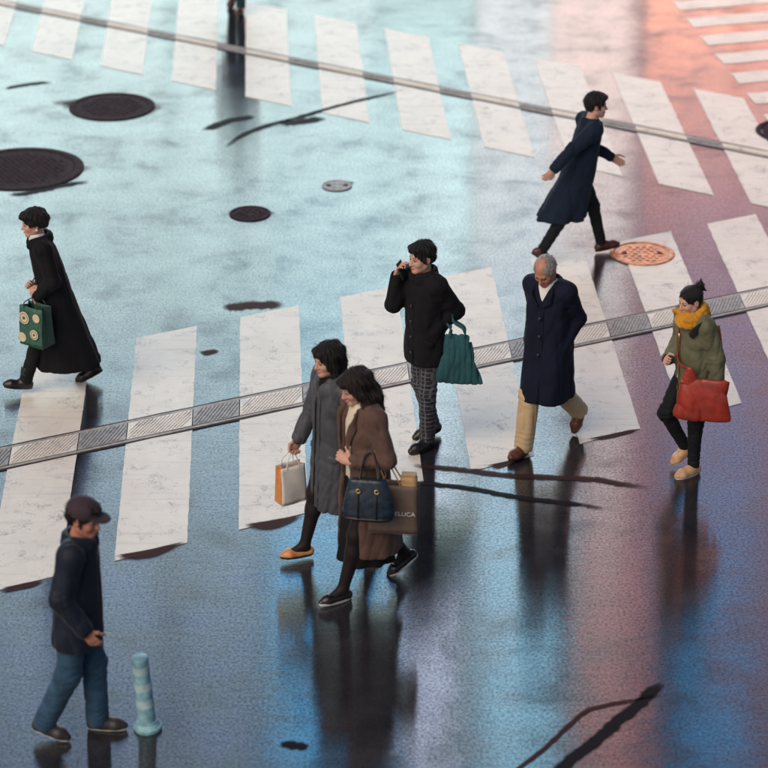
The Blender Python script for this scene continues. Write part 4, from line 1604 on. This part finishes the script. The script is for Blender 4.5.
b.add("bag_body", soft_bag("bag_body", [(0.0, 0.158, 0.020, 0.018), (0.03, 0.160, 0.030, 0.015), (0.2, 0.122, 0.034, 0.004), (0.33, 0.094, 0.024), (0.41, 0.080, 0.012)], TEAL, wr=0.005, seed=5, p=5.0, zs=0.25, wl=0.11, dirs=4), TEAL)
fl = b.L(fa)
for sy in (-1, 1):
    b.add("strap", tube_mesh("strap", [(-0.058, sy * 0.012, 0.385), (-0.050, sy * 0.02, 0.46), (fl.x - 0.035, fl.y * 0.5 + sy * 0.01, max(0.5, fl.z - 0.02)), (fl.x, fl.y * 0.75 + sy * 0.02, fl.z + 0.075), (fl.x + 0.03, fl.y * 0.5 + sy * 0.02, max(0.5, fl.z - 0.02)), (0.050, sy * 0.02, 0.46), (0.058, sy * 0.012, 0.385)], 0.014, 8, 5, 0.35), TEAL)

# ---- 3: grey-haired man
p = Person("person in a knee length navy coat and beige trousers looking down", (546, 447), 238, 1.68, (-9, 40, 48), (17, 3, -6), lean=3, nod=34, yaw=0, skin=S_TAN, shoulder=0.148, slim=0.84,
           armL=dict(w=(0.045, 0.145, 0.93), e=(-1.0, 0.28, 0), d=(-0.1, -0.1, -0.97), curl=0.3, pocket=True),
           armR=dict(w=(0.045, -0.145, 0.93), e=(-1.0, -0.28, 0), d=(-0.1, 0.1, -0.97), curl=0.3, pocket=True))
p.body(male=True)
p.hair('balding', H_GREY)
o = p.coat(NAVY, [(0.475, 0.240, 0.225, 0.03), (0.62, 0.215, 0.220, 0.022), (0.80, 0.182, 0.212, 0.01), (1.0, 0.160, 0.205), (1.15, 0.155, 0.198), (1.30, 0.145, 0.192), (1.39, 0.112, 0.170), (1.45, 0.078, 0.100)],
           seed=21, p=3.2, folds=(6, 0.022, 0.9, 2.0), collar=(0.084, 0.022, 0.040, 0.55, 0.06), vneck=(0.055, 1.31), sleeve=(0.082, 0.070, 0.056), wr=0.0045)
for s_ in (-1, 1):
    p.flap(o, p.secs, NAVY, 0.90, s_ * 0.70, s_ * 1.15, 0.03, 0.026)
p.seamline(o, p.secs, NAVY, 0.49, 1.25, 0.10)
buttons(p, o, [(0.155, 0.0, 1.18), (0.160, 0.0, 1.03), (0.178, 0.0, 0.88)], 0.015)
for sg in (-1, 1):
    lp = [p.U(0.075, sg * 0.075, 1.43), p.U(0.128, sg * 0.080, 1.34), p.U(0.152, sg * 0.020, 1.28)]
    p.put("lapel", tube_mesh("lapel", lp, lambda t: 0.010 + 0.024 * math.sin(math.pi * min(1, t + 0.12)), 8, 6, 0.4), NAVY, o)
p.torso("shirt", WHITE, [(1.16, 0.130, 0.14), (1.30, 0.118, 0.12), (1.40, 0.090, 0.085, 0.01), (1.465, 0.070, 0.066, 0.012)], wr=0.001, h=0.006)
BEIGE = cloth("beige_cotton", (0.58, 0.42, 0.25), vary=0.1)
p.trousers(BEIGE, (0.100, 0.082, 0.074), seed=14, wr=0.005)
p.shoes(leather("brown_shoe_leather", (0.13, 0.045, 0.022), 0.35), SOLE)

# ---- 4: woman with the ochre scarf
p = Person("person in an olive jacket and thick ochre scarf with one foot lifted", (689, 470), 207, 1.53, (3, 4, 0), (29, 60, 32), lean=4, nod=14, yaw=2,
           armL=dict(w=(-0.07, 0.245, 0.84), e=(-0.8, 0.4, 0)), armR=dict(w=(0.19, -0.12, 1.02), e=(-0.8, -0.6, -0.2), d=(0.6, 0.5, 0.3), curl=0.9))
p.body()
p.hair('bun', H_BLACK, 6)
OLIVE = cloth("olive_cotton", (0.125, 0.125, 0.078), vary=0.2)
o = p.coat(OLIVE, [(0.60, 0.170, 0.205, -0.02), (0.75, 0.165, 0.205, -0.015), (0.95, 0.150, 0.195), (1.12, 0.142, 0.185), (1.28, 0.136, 0.182), (1.38, 0.110, 0.165), (1.45, 0.078, 0.095)],
           name="jacket", seed=31, folds=(7, 0.03, 1.0, 3.0), collar=(0.086, 0.020, 0.03, 0.6, 0.05), wr=0.0065, sleeve=(0.080, 0.068, 0.056))
p.put("zip", tube_mesh("zip", [p.U(0.150, 0.0, 1.30), p.U(0.156, 0, 1.12), p.U(0.164, 0, 0.95), p.U(0.178, 0, 0.75)], 0.006, 6, 4), GOLD, o)
M_PATCH = cloth("black_shoulder_patch", (0.014, 0.014, 0.014))
p.put("shoulder_patch", tube_mesh("shoulder_patch", [p.U(0.115, 0.115, 1.31), p.U(0.085, 0.170, 1.395), p.U(0.00, 0.19, 1.445), p.U(-0.07, 0.185, 1.42)], lambda t: 0.030 - 0.01 * t, 10, 5, 0.45), M_PATCH, o)
RUST = cloth("rust_lining", (0.30, 0.085, 0.035))
p.put("back_trim", tube_mesh("back_trim", [p.U(-0.135, 0.13, 1.36), p.U(-0.150, 0.145, 1.2), p.U(-0.163, 0.15, 0.95), p.U(-0.185, 0.145, 0.65)], 0.022, 8, 4, 0.6), RUST, o)
OCHRE = cloth("ochre_knit", (0.52, 0.235, 0.022), weave=150, bump=0.5)
F = Field(p.nb - V3(0.20, 0.20, 0.12), p.nb + V3(0.22, 0.20, 0.14), 0.0055)
for lay, (rd, zz, th) in enumerate(((0.098, 0.028, 0.034), (0.090, 0.066, 0.026), (0.112, -0.008, 0.028))):
    for i in range(20):
        a0, a1 = 2 * math.pi * i / 20, 2 * math.pi * (i + 1) / 20
        q = lambda an: p.nb + V3(0.018 + rd * 1.08 * math.cos(an), rd * math.sin(an), zz - 0.030 * math.cos(an) + 0.006 * math.sin(3 * an + lay))
        F.cap(q(a0), q(a1), th, th, 0.012)
F.cap(p.nb + V3(0.10, -0.05, 0.05), p.nb + V3(0.155, -0.075, 0.055), 0.028, 0.018, 0.02)
F.cap(p.nb, p.nt + V3(0.01, 0, 0.06), 0.052, 0.058, 0.01, 'sub')
F.wrinkle(0.004, 17, 0.07, 6)
p.put("scarf", F.mesh("scarf"), OCHRE)
p.trousers(BLK2, (0.090, 0.064, 0.048), seed=19)
p.shoes(leather("tan_shoe_leather", (0.56, 0.33, 0.19), 0.5), SOLE_W)
RED = leather("red_leather", (0.30, 0.032, 0.020), 0.33)
bw = p.W((0.075, 0.275, 0))
b = Bag("shoulder_bag", "slouchy red leather bag worn across the olive jacket", (bw.x - 0.015, bw.y, 0.545), -9)
b.add("bag_body", soft_bag("bag_body", [(0.0, 0.200, 0.036, 0.005), (0.04, 0.212, 0.052, 0.002), (0.14, 0.196, 0.056, 0.0), (0.24, 0.180, 0.044, 0.006), (0.31, 0.174, 0.026, 0.010), (0.345, 0.170, 0.012, 0.012)], RED, wr=0.0045, seed=6, p=3.2, zs=0.45, wl=0.17, dirs=3,
                               dents=[((0.02, -0.10, 0.25), (0.13, 0.045, 0.05)), ((-0.05, -0.10, 0.12), (0.03, 0.045, 0.12))]), RED)
b.add("strap_tab", soft_bag("strap_tab", [(0.28, 0.085, 0.022, -0.105), (0.36, 0.050, 0.020, -0.110), (0.44, 0.020, 0.013, -0.108)], RED, wr=0.003, p=2.4, h=0.0045), RED)
b.o.scale = (0.97, 0.97, 0.97)
top1, top2 = b.L(p.W(p.U(0.12, -0.05, 1.36))), b.L(p.W(p.U(0.0, -0.105, 1.475)))
ft = b.L(p.W(p.U(0.185, 0.02, 1.08)))
b.add("strap", tube_mesh("strap", [(-0.108, -0.002, 0.42), (ft.x, ft.y, ft.z), (top1.x, top1.y, top1.z), (top2.x, top2.y, top2.z)], 0.013, 8, 6, 0.4), RED)
bk1, bk2 = b.L(p.W(p.U(-0.165, 0.06, 1.18))), b.L(p.W(p.U(-0.10, 0.235, 0.95)))
b.add("strap", tube_mesh("strap", [(top2.x, top2.y, top2.z), (bk1.x, bk1.y, bk1.z), (bk2.x, bk2.y, bk2.z), (0.165, 0.0, 0.335)], 0.013, 8, 6, 0.4), RED)

# ---- 5: woman in the charcoal padded coat
p = Person("person in a long charcoal coat carrying a small white paper bag", (335, 557), 207, 1.68, (-10, 16, 20), (16, 4, -4), nod=10, yaw=4,
           armR=dict(w=(0.17, -0.235, 0.87), e=(-0.9, -0.3, 0), curl=0.95), armL=dict(w=(-0.06, 0.20, 0.87)))
p.body()
p.hair('bob', H_BLACK, 3)
CHAR = cloth("charcoal_nylon", (0.060, 0.064, 0.078), rough=0.55, weave=400, sheen=0.1, spec=0.4)
o = p.coat(CHAR, [(0.44, 0.165, 0.215), (0.60, 0.165, 0.215), (0.80, 0.155, 0.205), (1.0, 0.140, 0.192), (1.15, 0.138, 0.190), (1.30, 0.132, 0.188), (1.39, 0.108, 0.165), (1.45, 0.078, 0.098)],
           seed=41, folds=(7, 0.02, 0.8, 4.0), collar=(0.094, 0.034, 0.020, 0.5, 0.06), vneck=(0.045, 1.32), sleeve=(0.084, 0.070, 0.056), wr=0.0055)
for s_ in (-1, 1):
    p.flap(o, p.secs, CHAR, 0.88, s_ * 0.72, s_ * 1.2)
p.seamline(o, p.secs, CHAR, 0.46, 1.30, 0.22, 0.006)
p.put("zip", tube_mesh("zip", [p.U(0.140, 0.0, 1.30), p.U(0.144, 0, 1.10), p.U(0.152, 0, 0.85), p.U(0.172, 0, 0.47)], 0.006, 6, 4), plain("dark_zip", (0.015, 0.015, 0.018), rough=0.35), o)
p.torso("sweater", BLK, [(1.20, 0.125, 0.14), (1.32, 0.115, 0.12), (1.41, 0.085, 0.085, 0.01), (1.465, 0.066, 0.062, 0.012)], h=0.006)
p.tights(TIGHT)
p.shoes(leather("orange_tan_leather", (0.62, 0.27, 0.10), 0.4), SOLE, "pump")
a = p.arm['R']
hand = p.W(a['W'] + a['d'] * 0.085)
b = Bag("paper_bag", "small white paper bag with an orange side beside the charcoal coat", (hand.x - 0.025, hand.y - 0.02, 0.40), 32)
M_WP = plain("white_paper", (0.76, 0.73, 0.70), rough=0.6, vary=0.06)
M_OP = plain("orange_card", (0.60, 0.24, 0.07), rough=0.55)
paper_bag(b.o, 0.20, 0.11, 0.29, M_WP, M_OP)
hl = b.L(hand)
for sy in (-1, 1):
    b.add("handle", tube_mesh("handle", [(-0.05, sy * 0.042, 0.275), (-0.04, sy * 0.035, 0.33), (hl.x * 0.5, hl.y + sy * 0.01, hl.z - 0.005), (0.04, sy * 0.035, 0.33), (0.05, sy * 0.042, 0.275)], 0.004, 6, 5), M_WP)

# ---- 6: woman in the brown coat
p = Person("person in an open brown coat over a cream top", (366, 588), 207, 1.72, (17, 4, -4), (-13, 24, 30), lean=2, nod=20, yaw=0,
           armL=dict(w=(0.165, 0.115, 1.085), e=(-0.7, 0.9, -0.7), d=(0.55, -0.65, 0.35), n=(-0.5, -0.6, -0.4), curl=0.85),
           armR=dict(w=(-0.06, -0.22, 0.87), e=(-0.9, -0.1, 0)))
p.body()
p.hair('long', H_BROWN, 7)
BROWN = cloth("brown_wool", (0.105, 0.062, 0.052), vary=0.2)


def front_cut(X, Y, Z):
    w = 0.050 + 0.045 * np.clip((1.0 - Z) / 0.6, 0, 1) + 0.02 * np.clip((Z - 1.2) / 0.2, 0, 1)
    return np.maximum(np.abs(Y - 0.004) - w, -(X - 0.03))


o = p.coat(BROWN, [(0.35, 0.225, 0.225, -0.015), (0.60, 0.195, 0.220, -0.01), (0.80, 0.172, 0.212), (1.0, 0.155, 0.200), (1.15, 0.150, 0.195), (1.30, 0.140, 0.190), (1.39, 0.112, 0.168), (1.45, 0.080, 0.098)],
           seed=51, folds=(8, 0.025, 0.95, 5.0), cut=front_cut, shell=0.023, collar=(0.086, 0.020, 0.026, 0.75, 0.06), sleeve=(0.076, 0.058, 0.052), wr=0.0055, cuff=0.02)
for sg in (-1, 1):
    lp = [p.U(0.070, sg * 0.080, 1.44), p.U(0.122, sg * 0.098, 1.34), p.U(0.152, sg * 0.068, 1.22), p.U(0.158, sg * 0.058, 1.10)]
    p.put("lapel", tube_mesh("lapel", lp, lambda t: 0.010 + 0.022 * math.sin(math.pi * min(1, t + 0.1)), 8, 6, 0.4), BROWN, o)
p.flap(o, p.secs, BROWN, 0.90, 0.75, 1.2, 0.03, 0.026)
CREAM = cloth("cream_knit", (0.70, 0.62, 0.50), vary=0.08, weave=140, bump=0.4)
p.torso("sweater", CREAM, [(0.88, 0.128, 0.165), (1.0, 0.126, 0.160), (1.15, 0.122, 0.155), (1.30, 0.115, 0.150), (1.39, 0.092, 0.125), (1.46, 0.070, 0.066, 0.01)], wr=0.003, seed=8)
p.torso("skirt", BLK, [(0.27, 0.205, 0.180, 0.015), (0.45, 0.180, 0.178, 0.01), (0.70, 0.150, 0.175), (0.93, 0.124, 0.160)], folds=(8, 0.05, 0.85, 2.0), wr=0.003, seed=9)
p.tights(TIGHT)
p.shoes(leather("black_patent", (0.016, 0.011, 0.012), 0.16), SOLE_W, "pump")
a = p.arm['L']
u_ = unit(a['W'] - a['E'])
p.put("watch_strap", tube_mesh("watch_strap", [a['W'] - u_ * 0.028, a['W'] - u_ * 0.012], 0.031, 14, 2), SHOE_BLK)
farm = p.W(a['E'] * 0.55 + a['W'] * 0.45)
bw = p.W((0.145, 0.335, 0))
b = Bag("handbag", "dark navy leather handbag on the forearm of brown coat", (bw.x, bw.y, 0.755), -8)
DNAVY = leather("dark_navy_leather", (0.012, 0.022, 0.042), 0.30)
hb = b.add("bag_body", soft_bag("bag_body", [(0.0, 0.165, 0.070, 0.0), (0.05, 0.178, 0.080), (0.15, 0.162, 0.068), (0.26, 0.132, 0.036), (0.29, 0.126, 0.026)], DNAVY, wr=0.0015, seed=12, p=3.4), DNAVY)
b.add("base_trim", soft_bag("base_trim", [(-0.006, 0.166, 0.072), (0.02, 0.176, 0.084), (0.03, 0.174, 0.083)], SHOE_BLK, wr=0.0, p=3.4), SHOE_BLK)
for x in (-0.062, 0.062):
    b.add("strap_band", tube_mesh("strap_band", [(x, -0.083, 0.03), (x, -0.079, 0.10), (x, -0.066, 0.17), (x, -0.042, 0.235)], 0.010, 8, 4, 0.5), SHOE_BLK)
    bk = b.add("buckle", ring_mesh("buckle", 0.013, 0.003), GOLD, (x, -0.060, 0.222))
    bk.rotation_euler = (math.radians(70), 0, 0)
fl = b.L(farm)
for sy in (-1, 1):
    b.add("handle", tube_mesh("handle", [(-0.062, sy * 0.032, 0.235), (-0.058, sy * 0.03 + fl.y * 0.3, 0.31), (fl.x - 0.03, fl.y * 0.85 + sy * 0.012, fl.z + 0.055), (fl.x + 0.02, fl.y * 0.9 + sy * 0.012, fl.z + 0.072), (0.058, sy * 0.03 + fl.y * 0.3, 0.31), (0.062, sy * 0.032, 0.235)], 0.0065, 8, 6), SHOE_BLK)
M_KB = plain("taupe_paper", (0.150, 0.105, 0.088), rough=0.6, vary=0.1)
M_KB2 = plain("dark_taupe_paper", (0.11, 0.078, 0.066), rough=0.6, vary=0.1)
bw = p.W((-0.075, 0.265, 0))
b2 = Bag("shopping_bag", "taupe shopping bag with white lettering on the brown coat's arm", (bw.x + 0.0, bw.y, 0.57), -7)
paper_bag(b2.o, 0.335, 0.115, 0.36, M_KB, M_KB2)
tm = text_mesh("DELUCA", 0.045)
lt = b2.add("lettering", tm, plain("white_print", (0.82, 0.80, 0.78), rough=0.5, vary=0.03), (0.070, -0.0745, 0.150))
lt.rotation_euler = (math.radians(90), 0, 0)
lt.scale = (1.0, 0.95, 1.0)
fl = b2.L(p.W(a['E'] * 0.78 + a['W'] * 0.22))
HEMP = plain("tan_cord", (0.42, 0.25, 0.10), rough=0.7)
for sy in (-1, 1):
    b2.add("handle", tube_mesh("handle", [(-0.075, sy * 0.045, 0.345), (-0.06, sy * 0.04, 0.41), (fl.x - 0.03, fl.y * 0.8 + sy * 0.012, fl.z + 0.055), (fl.x + 0.02, fl.y * 0.8 + sy * 0.012, fl.z + 0.070), (0.03, sy * 0.04, 0.41), (0.055, sy * 0.045, 0.345)], 0.005, 8, 6), HEMP)
pk = empty("parcel", b2.o.matrix_basis @ Vector((0.105, 0.0, 0.335)), b2.r)
tag(pk, "tan paper parcel sticking out of the taupe shopping bag", "parcel")
link("wrapping", soft_bag("wrapping", [(-0.10, 0.048, 0.036), (0.0, 0.055, 0.040), (0.07, 0.055, 0.038), (0.095, 0.045, 0.030)], HEMP, wr=0.004, p=3.0), plain("tan_wrap", (0.50, 0.33, 0.16), rough=0.6), pk)
link("fold", box_mesh("fold", (-0.050, -0.034, 0.088), (0.050, 0.026, 0.104), 0.004), plain("tan_fold", (0.42, 0.26, 0.12), rough=0.6), pk)

# ---- 7: the hurrying figure at the upper right
p = Person("person in a dark navy coat hurrying right at the upper crossing", (577, 258), 14, 1.60, (24, 10, -8), (-24, 8, 34), lean=11, nod=6, yaw=-8,
           armR=dict(w=(-0.42, -0.22, 0.98), e=(-0.5, -0.4, 0.3)), armL=dict(w=(0.36, 0.16, 0.98), e=(-0.5, 0.4, -0.8)))
p.body()
p.hair('short', H_BLACK, 9)
NAVY2 = cloth("ink_blue_wool", (0.006, 0.014, 0.032), sheen=0.03)
p.coat(NAVY2, [(0.46, 0.250, 0.185, -0.09), (0.62, 0.220, 0.185, -0.06), (0.85, 0.170, 0.185, -0.015), (1.0, 0.148, 0.190), (1.15, 0.135, 0.185), (1.30, 0.130, 0.182), (1.39, 0.105, 0.165), (1.45, 0.075, 0.095)],
       seed=61, folds=(7, 0.05, 1.0, 1.0), collar=(0.080, 0.022, 0.03, 0.5, 0.05), wr=0.006)
p.trousers(BLK2, (0.088, 0.062, 0.050), seed=22)
p.shoes(leather("dark_red_leather", (0.07, 0.02, 0.018), 0.35), SOLE)

# ---- 8: the man at the lower left
p = Person("person in a black jacket, cap and blue jeans at the lower left", (86, 735), -9, 1.68, (7, 6, -2), (-9, 17, 13), lean=3, nod=12, yaw=-14, skin=S_TAN, shoulder=0.158, slim=0.84,
           armR=dict(w=(0.10, -0.215, 0.90), e=(-0.9, -0.3, 0)), armL=dict(w=(0.0, 0.215, 0.86)))
p.body(male=False)
p.hair('short', H_BLACK, 12)
o = p.coat(cloth("blue_black_nylon", (0.010, 0.015, 0.030), rough=0.6), [(0.70, 0.165, 0.225), (0.80, 0.170, 0.230), (1.0, 0.155, 0.218), (1.15, 0.150, 0.212), (1.30, 0.142, 0.210), (1.39, 0.112, 0.185), (1.45, 0.078, 0.10)],
           name="jacket", seed=71, folds=(6, 0.02, 1.0, 2.0), collar=(0.084, 0.026, 0.03, 0.3, 0.03), sleeve=(0.090, 0.076, 0.062), wr=0.006)
p.seamline(o, p.secs, BTN, 0.72, 1.33, 0.0, 0.005, "zip")
p.flap(o, p.secs, o.data.materials[0], 0.92, -0.7, -1.15)
F = Field(p.hc - V3(0.16, 0.16, 0.08), p.hc + V3(0.26, 0.16, 0.20), 0.005)
F.ell(p.Hd(-0.012, 0, 0.058), (0.112, 0.094, 0.090), p.Rh, 0.0)
F.ell(p.Hd(-0.01, 0, -0.04), (0.16, 0.16, 0.085), p.Rh, 0.01, 'sub')
F.ell(p.Hd(0.105, 0, 0.052), (0.075, 0.072, 0.009), p.Rh, 0.006)
cp = p.put("cap", F.mesh("cap"), cloth("dark_cap_cotton", (0.045, 0.030, 0.040)))
p.put("cap_band", tube_mesh("cap_band", [p.Hd(0.10 * math.cos(t) - 0.012, 0.093 * math.sin(t), 0.052) for t in np.linspace(-2.6, 2.6, 15)], 0.010, 8, 3, 0.35), cloth("grey_band", (0.28, 0.22, 0.24)), cp)
p.trousers(cloth("blue_denim", (0.030, 0.075, 0.135), vary=0.35), (0.102, 0.080, 0.072), seed=29, wr=0.004)
p.shoes(leather("dark_sneaker", (0.035, 0.03, 0.03), 0.5), SOLE_W)

# ---- 9: walker at the top edge, only the feet are in the frame
p = Person("person at the top edge with only dark trouser legs in view", (236, 11), 262, 1.68, (10, 6, -4), (-9, 14, 16))
p.body(face=False, h=0.008)
p.hair('short', H_BLACK, 15)
p.coat(cloth("teal_black_wool", (0.012, 0.030, 0.034)), [(0.55, 0.175, 0.21), (0.80, 0.160, 0.205), (1.0, 0.145, 0.19), (1.15, 0.138, 0.186), (1.30, 0.130, 0.185), (1.39, 0.105, 0.165), (1.45, 0.075, 0.095)], h=0.011, seed=81)
p.trousers(cloth("dark_teal_cotton", (0.010, 0.050, 0.055)), (0.088, 0.064, 0.056), h=0.009)
p.shoes(leather("oxblood_leather", (0.06, 0.012, 0.014), 0.35), SOLE)
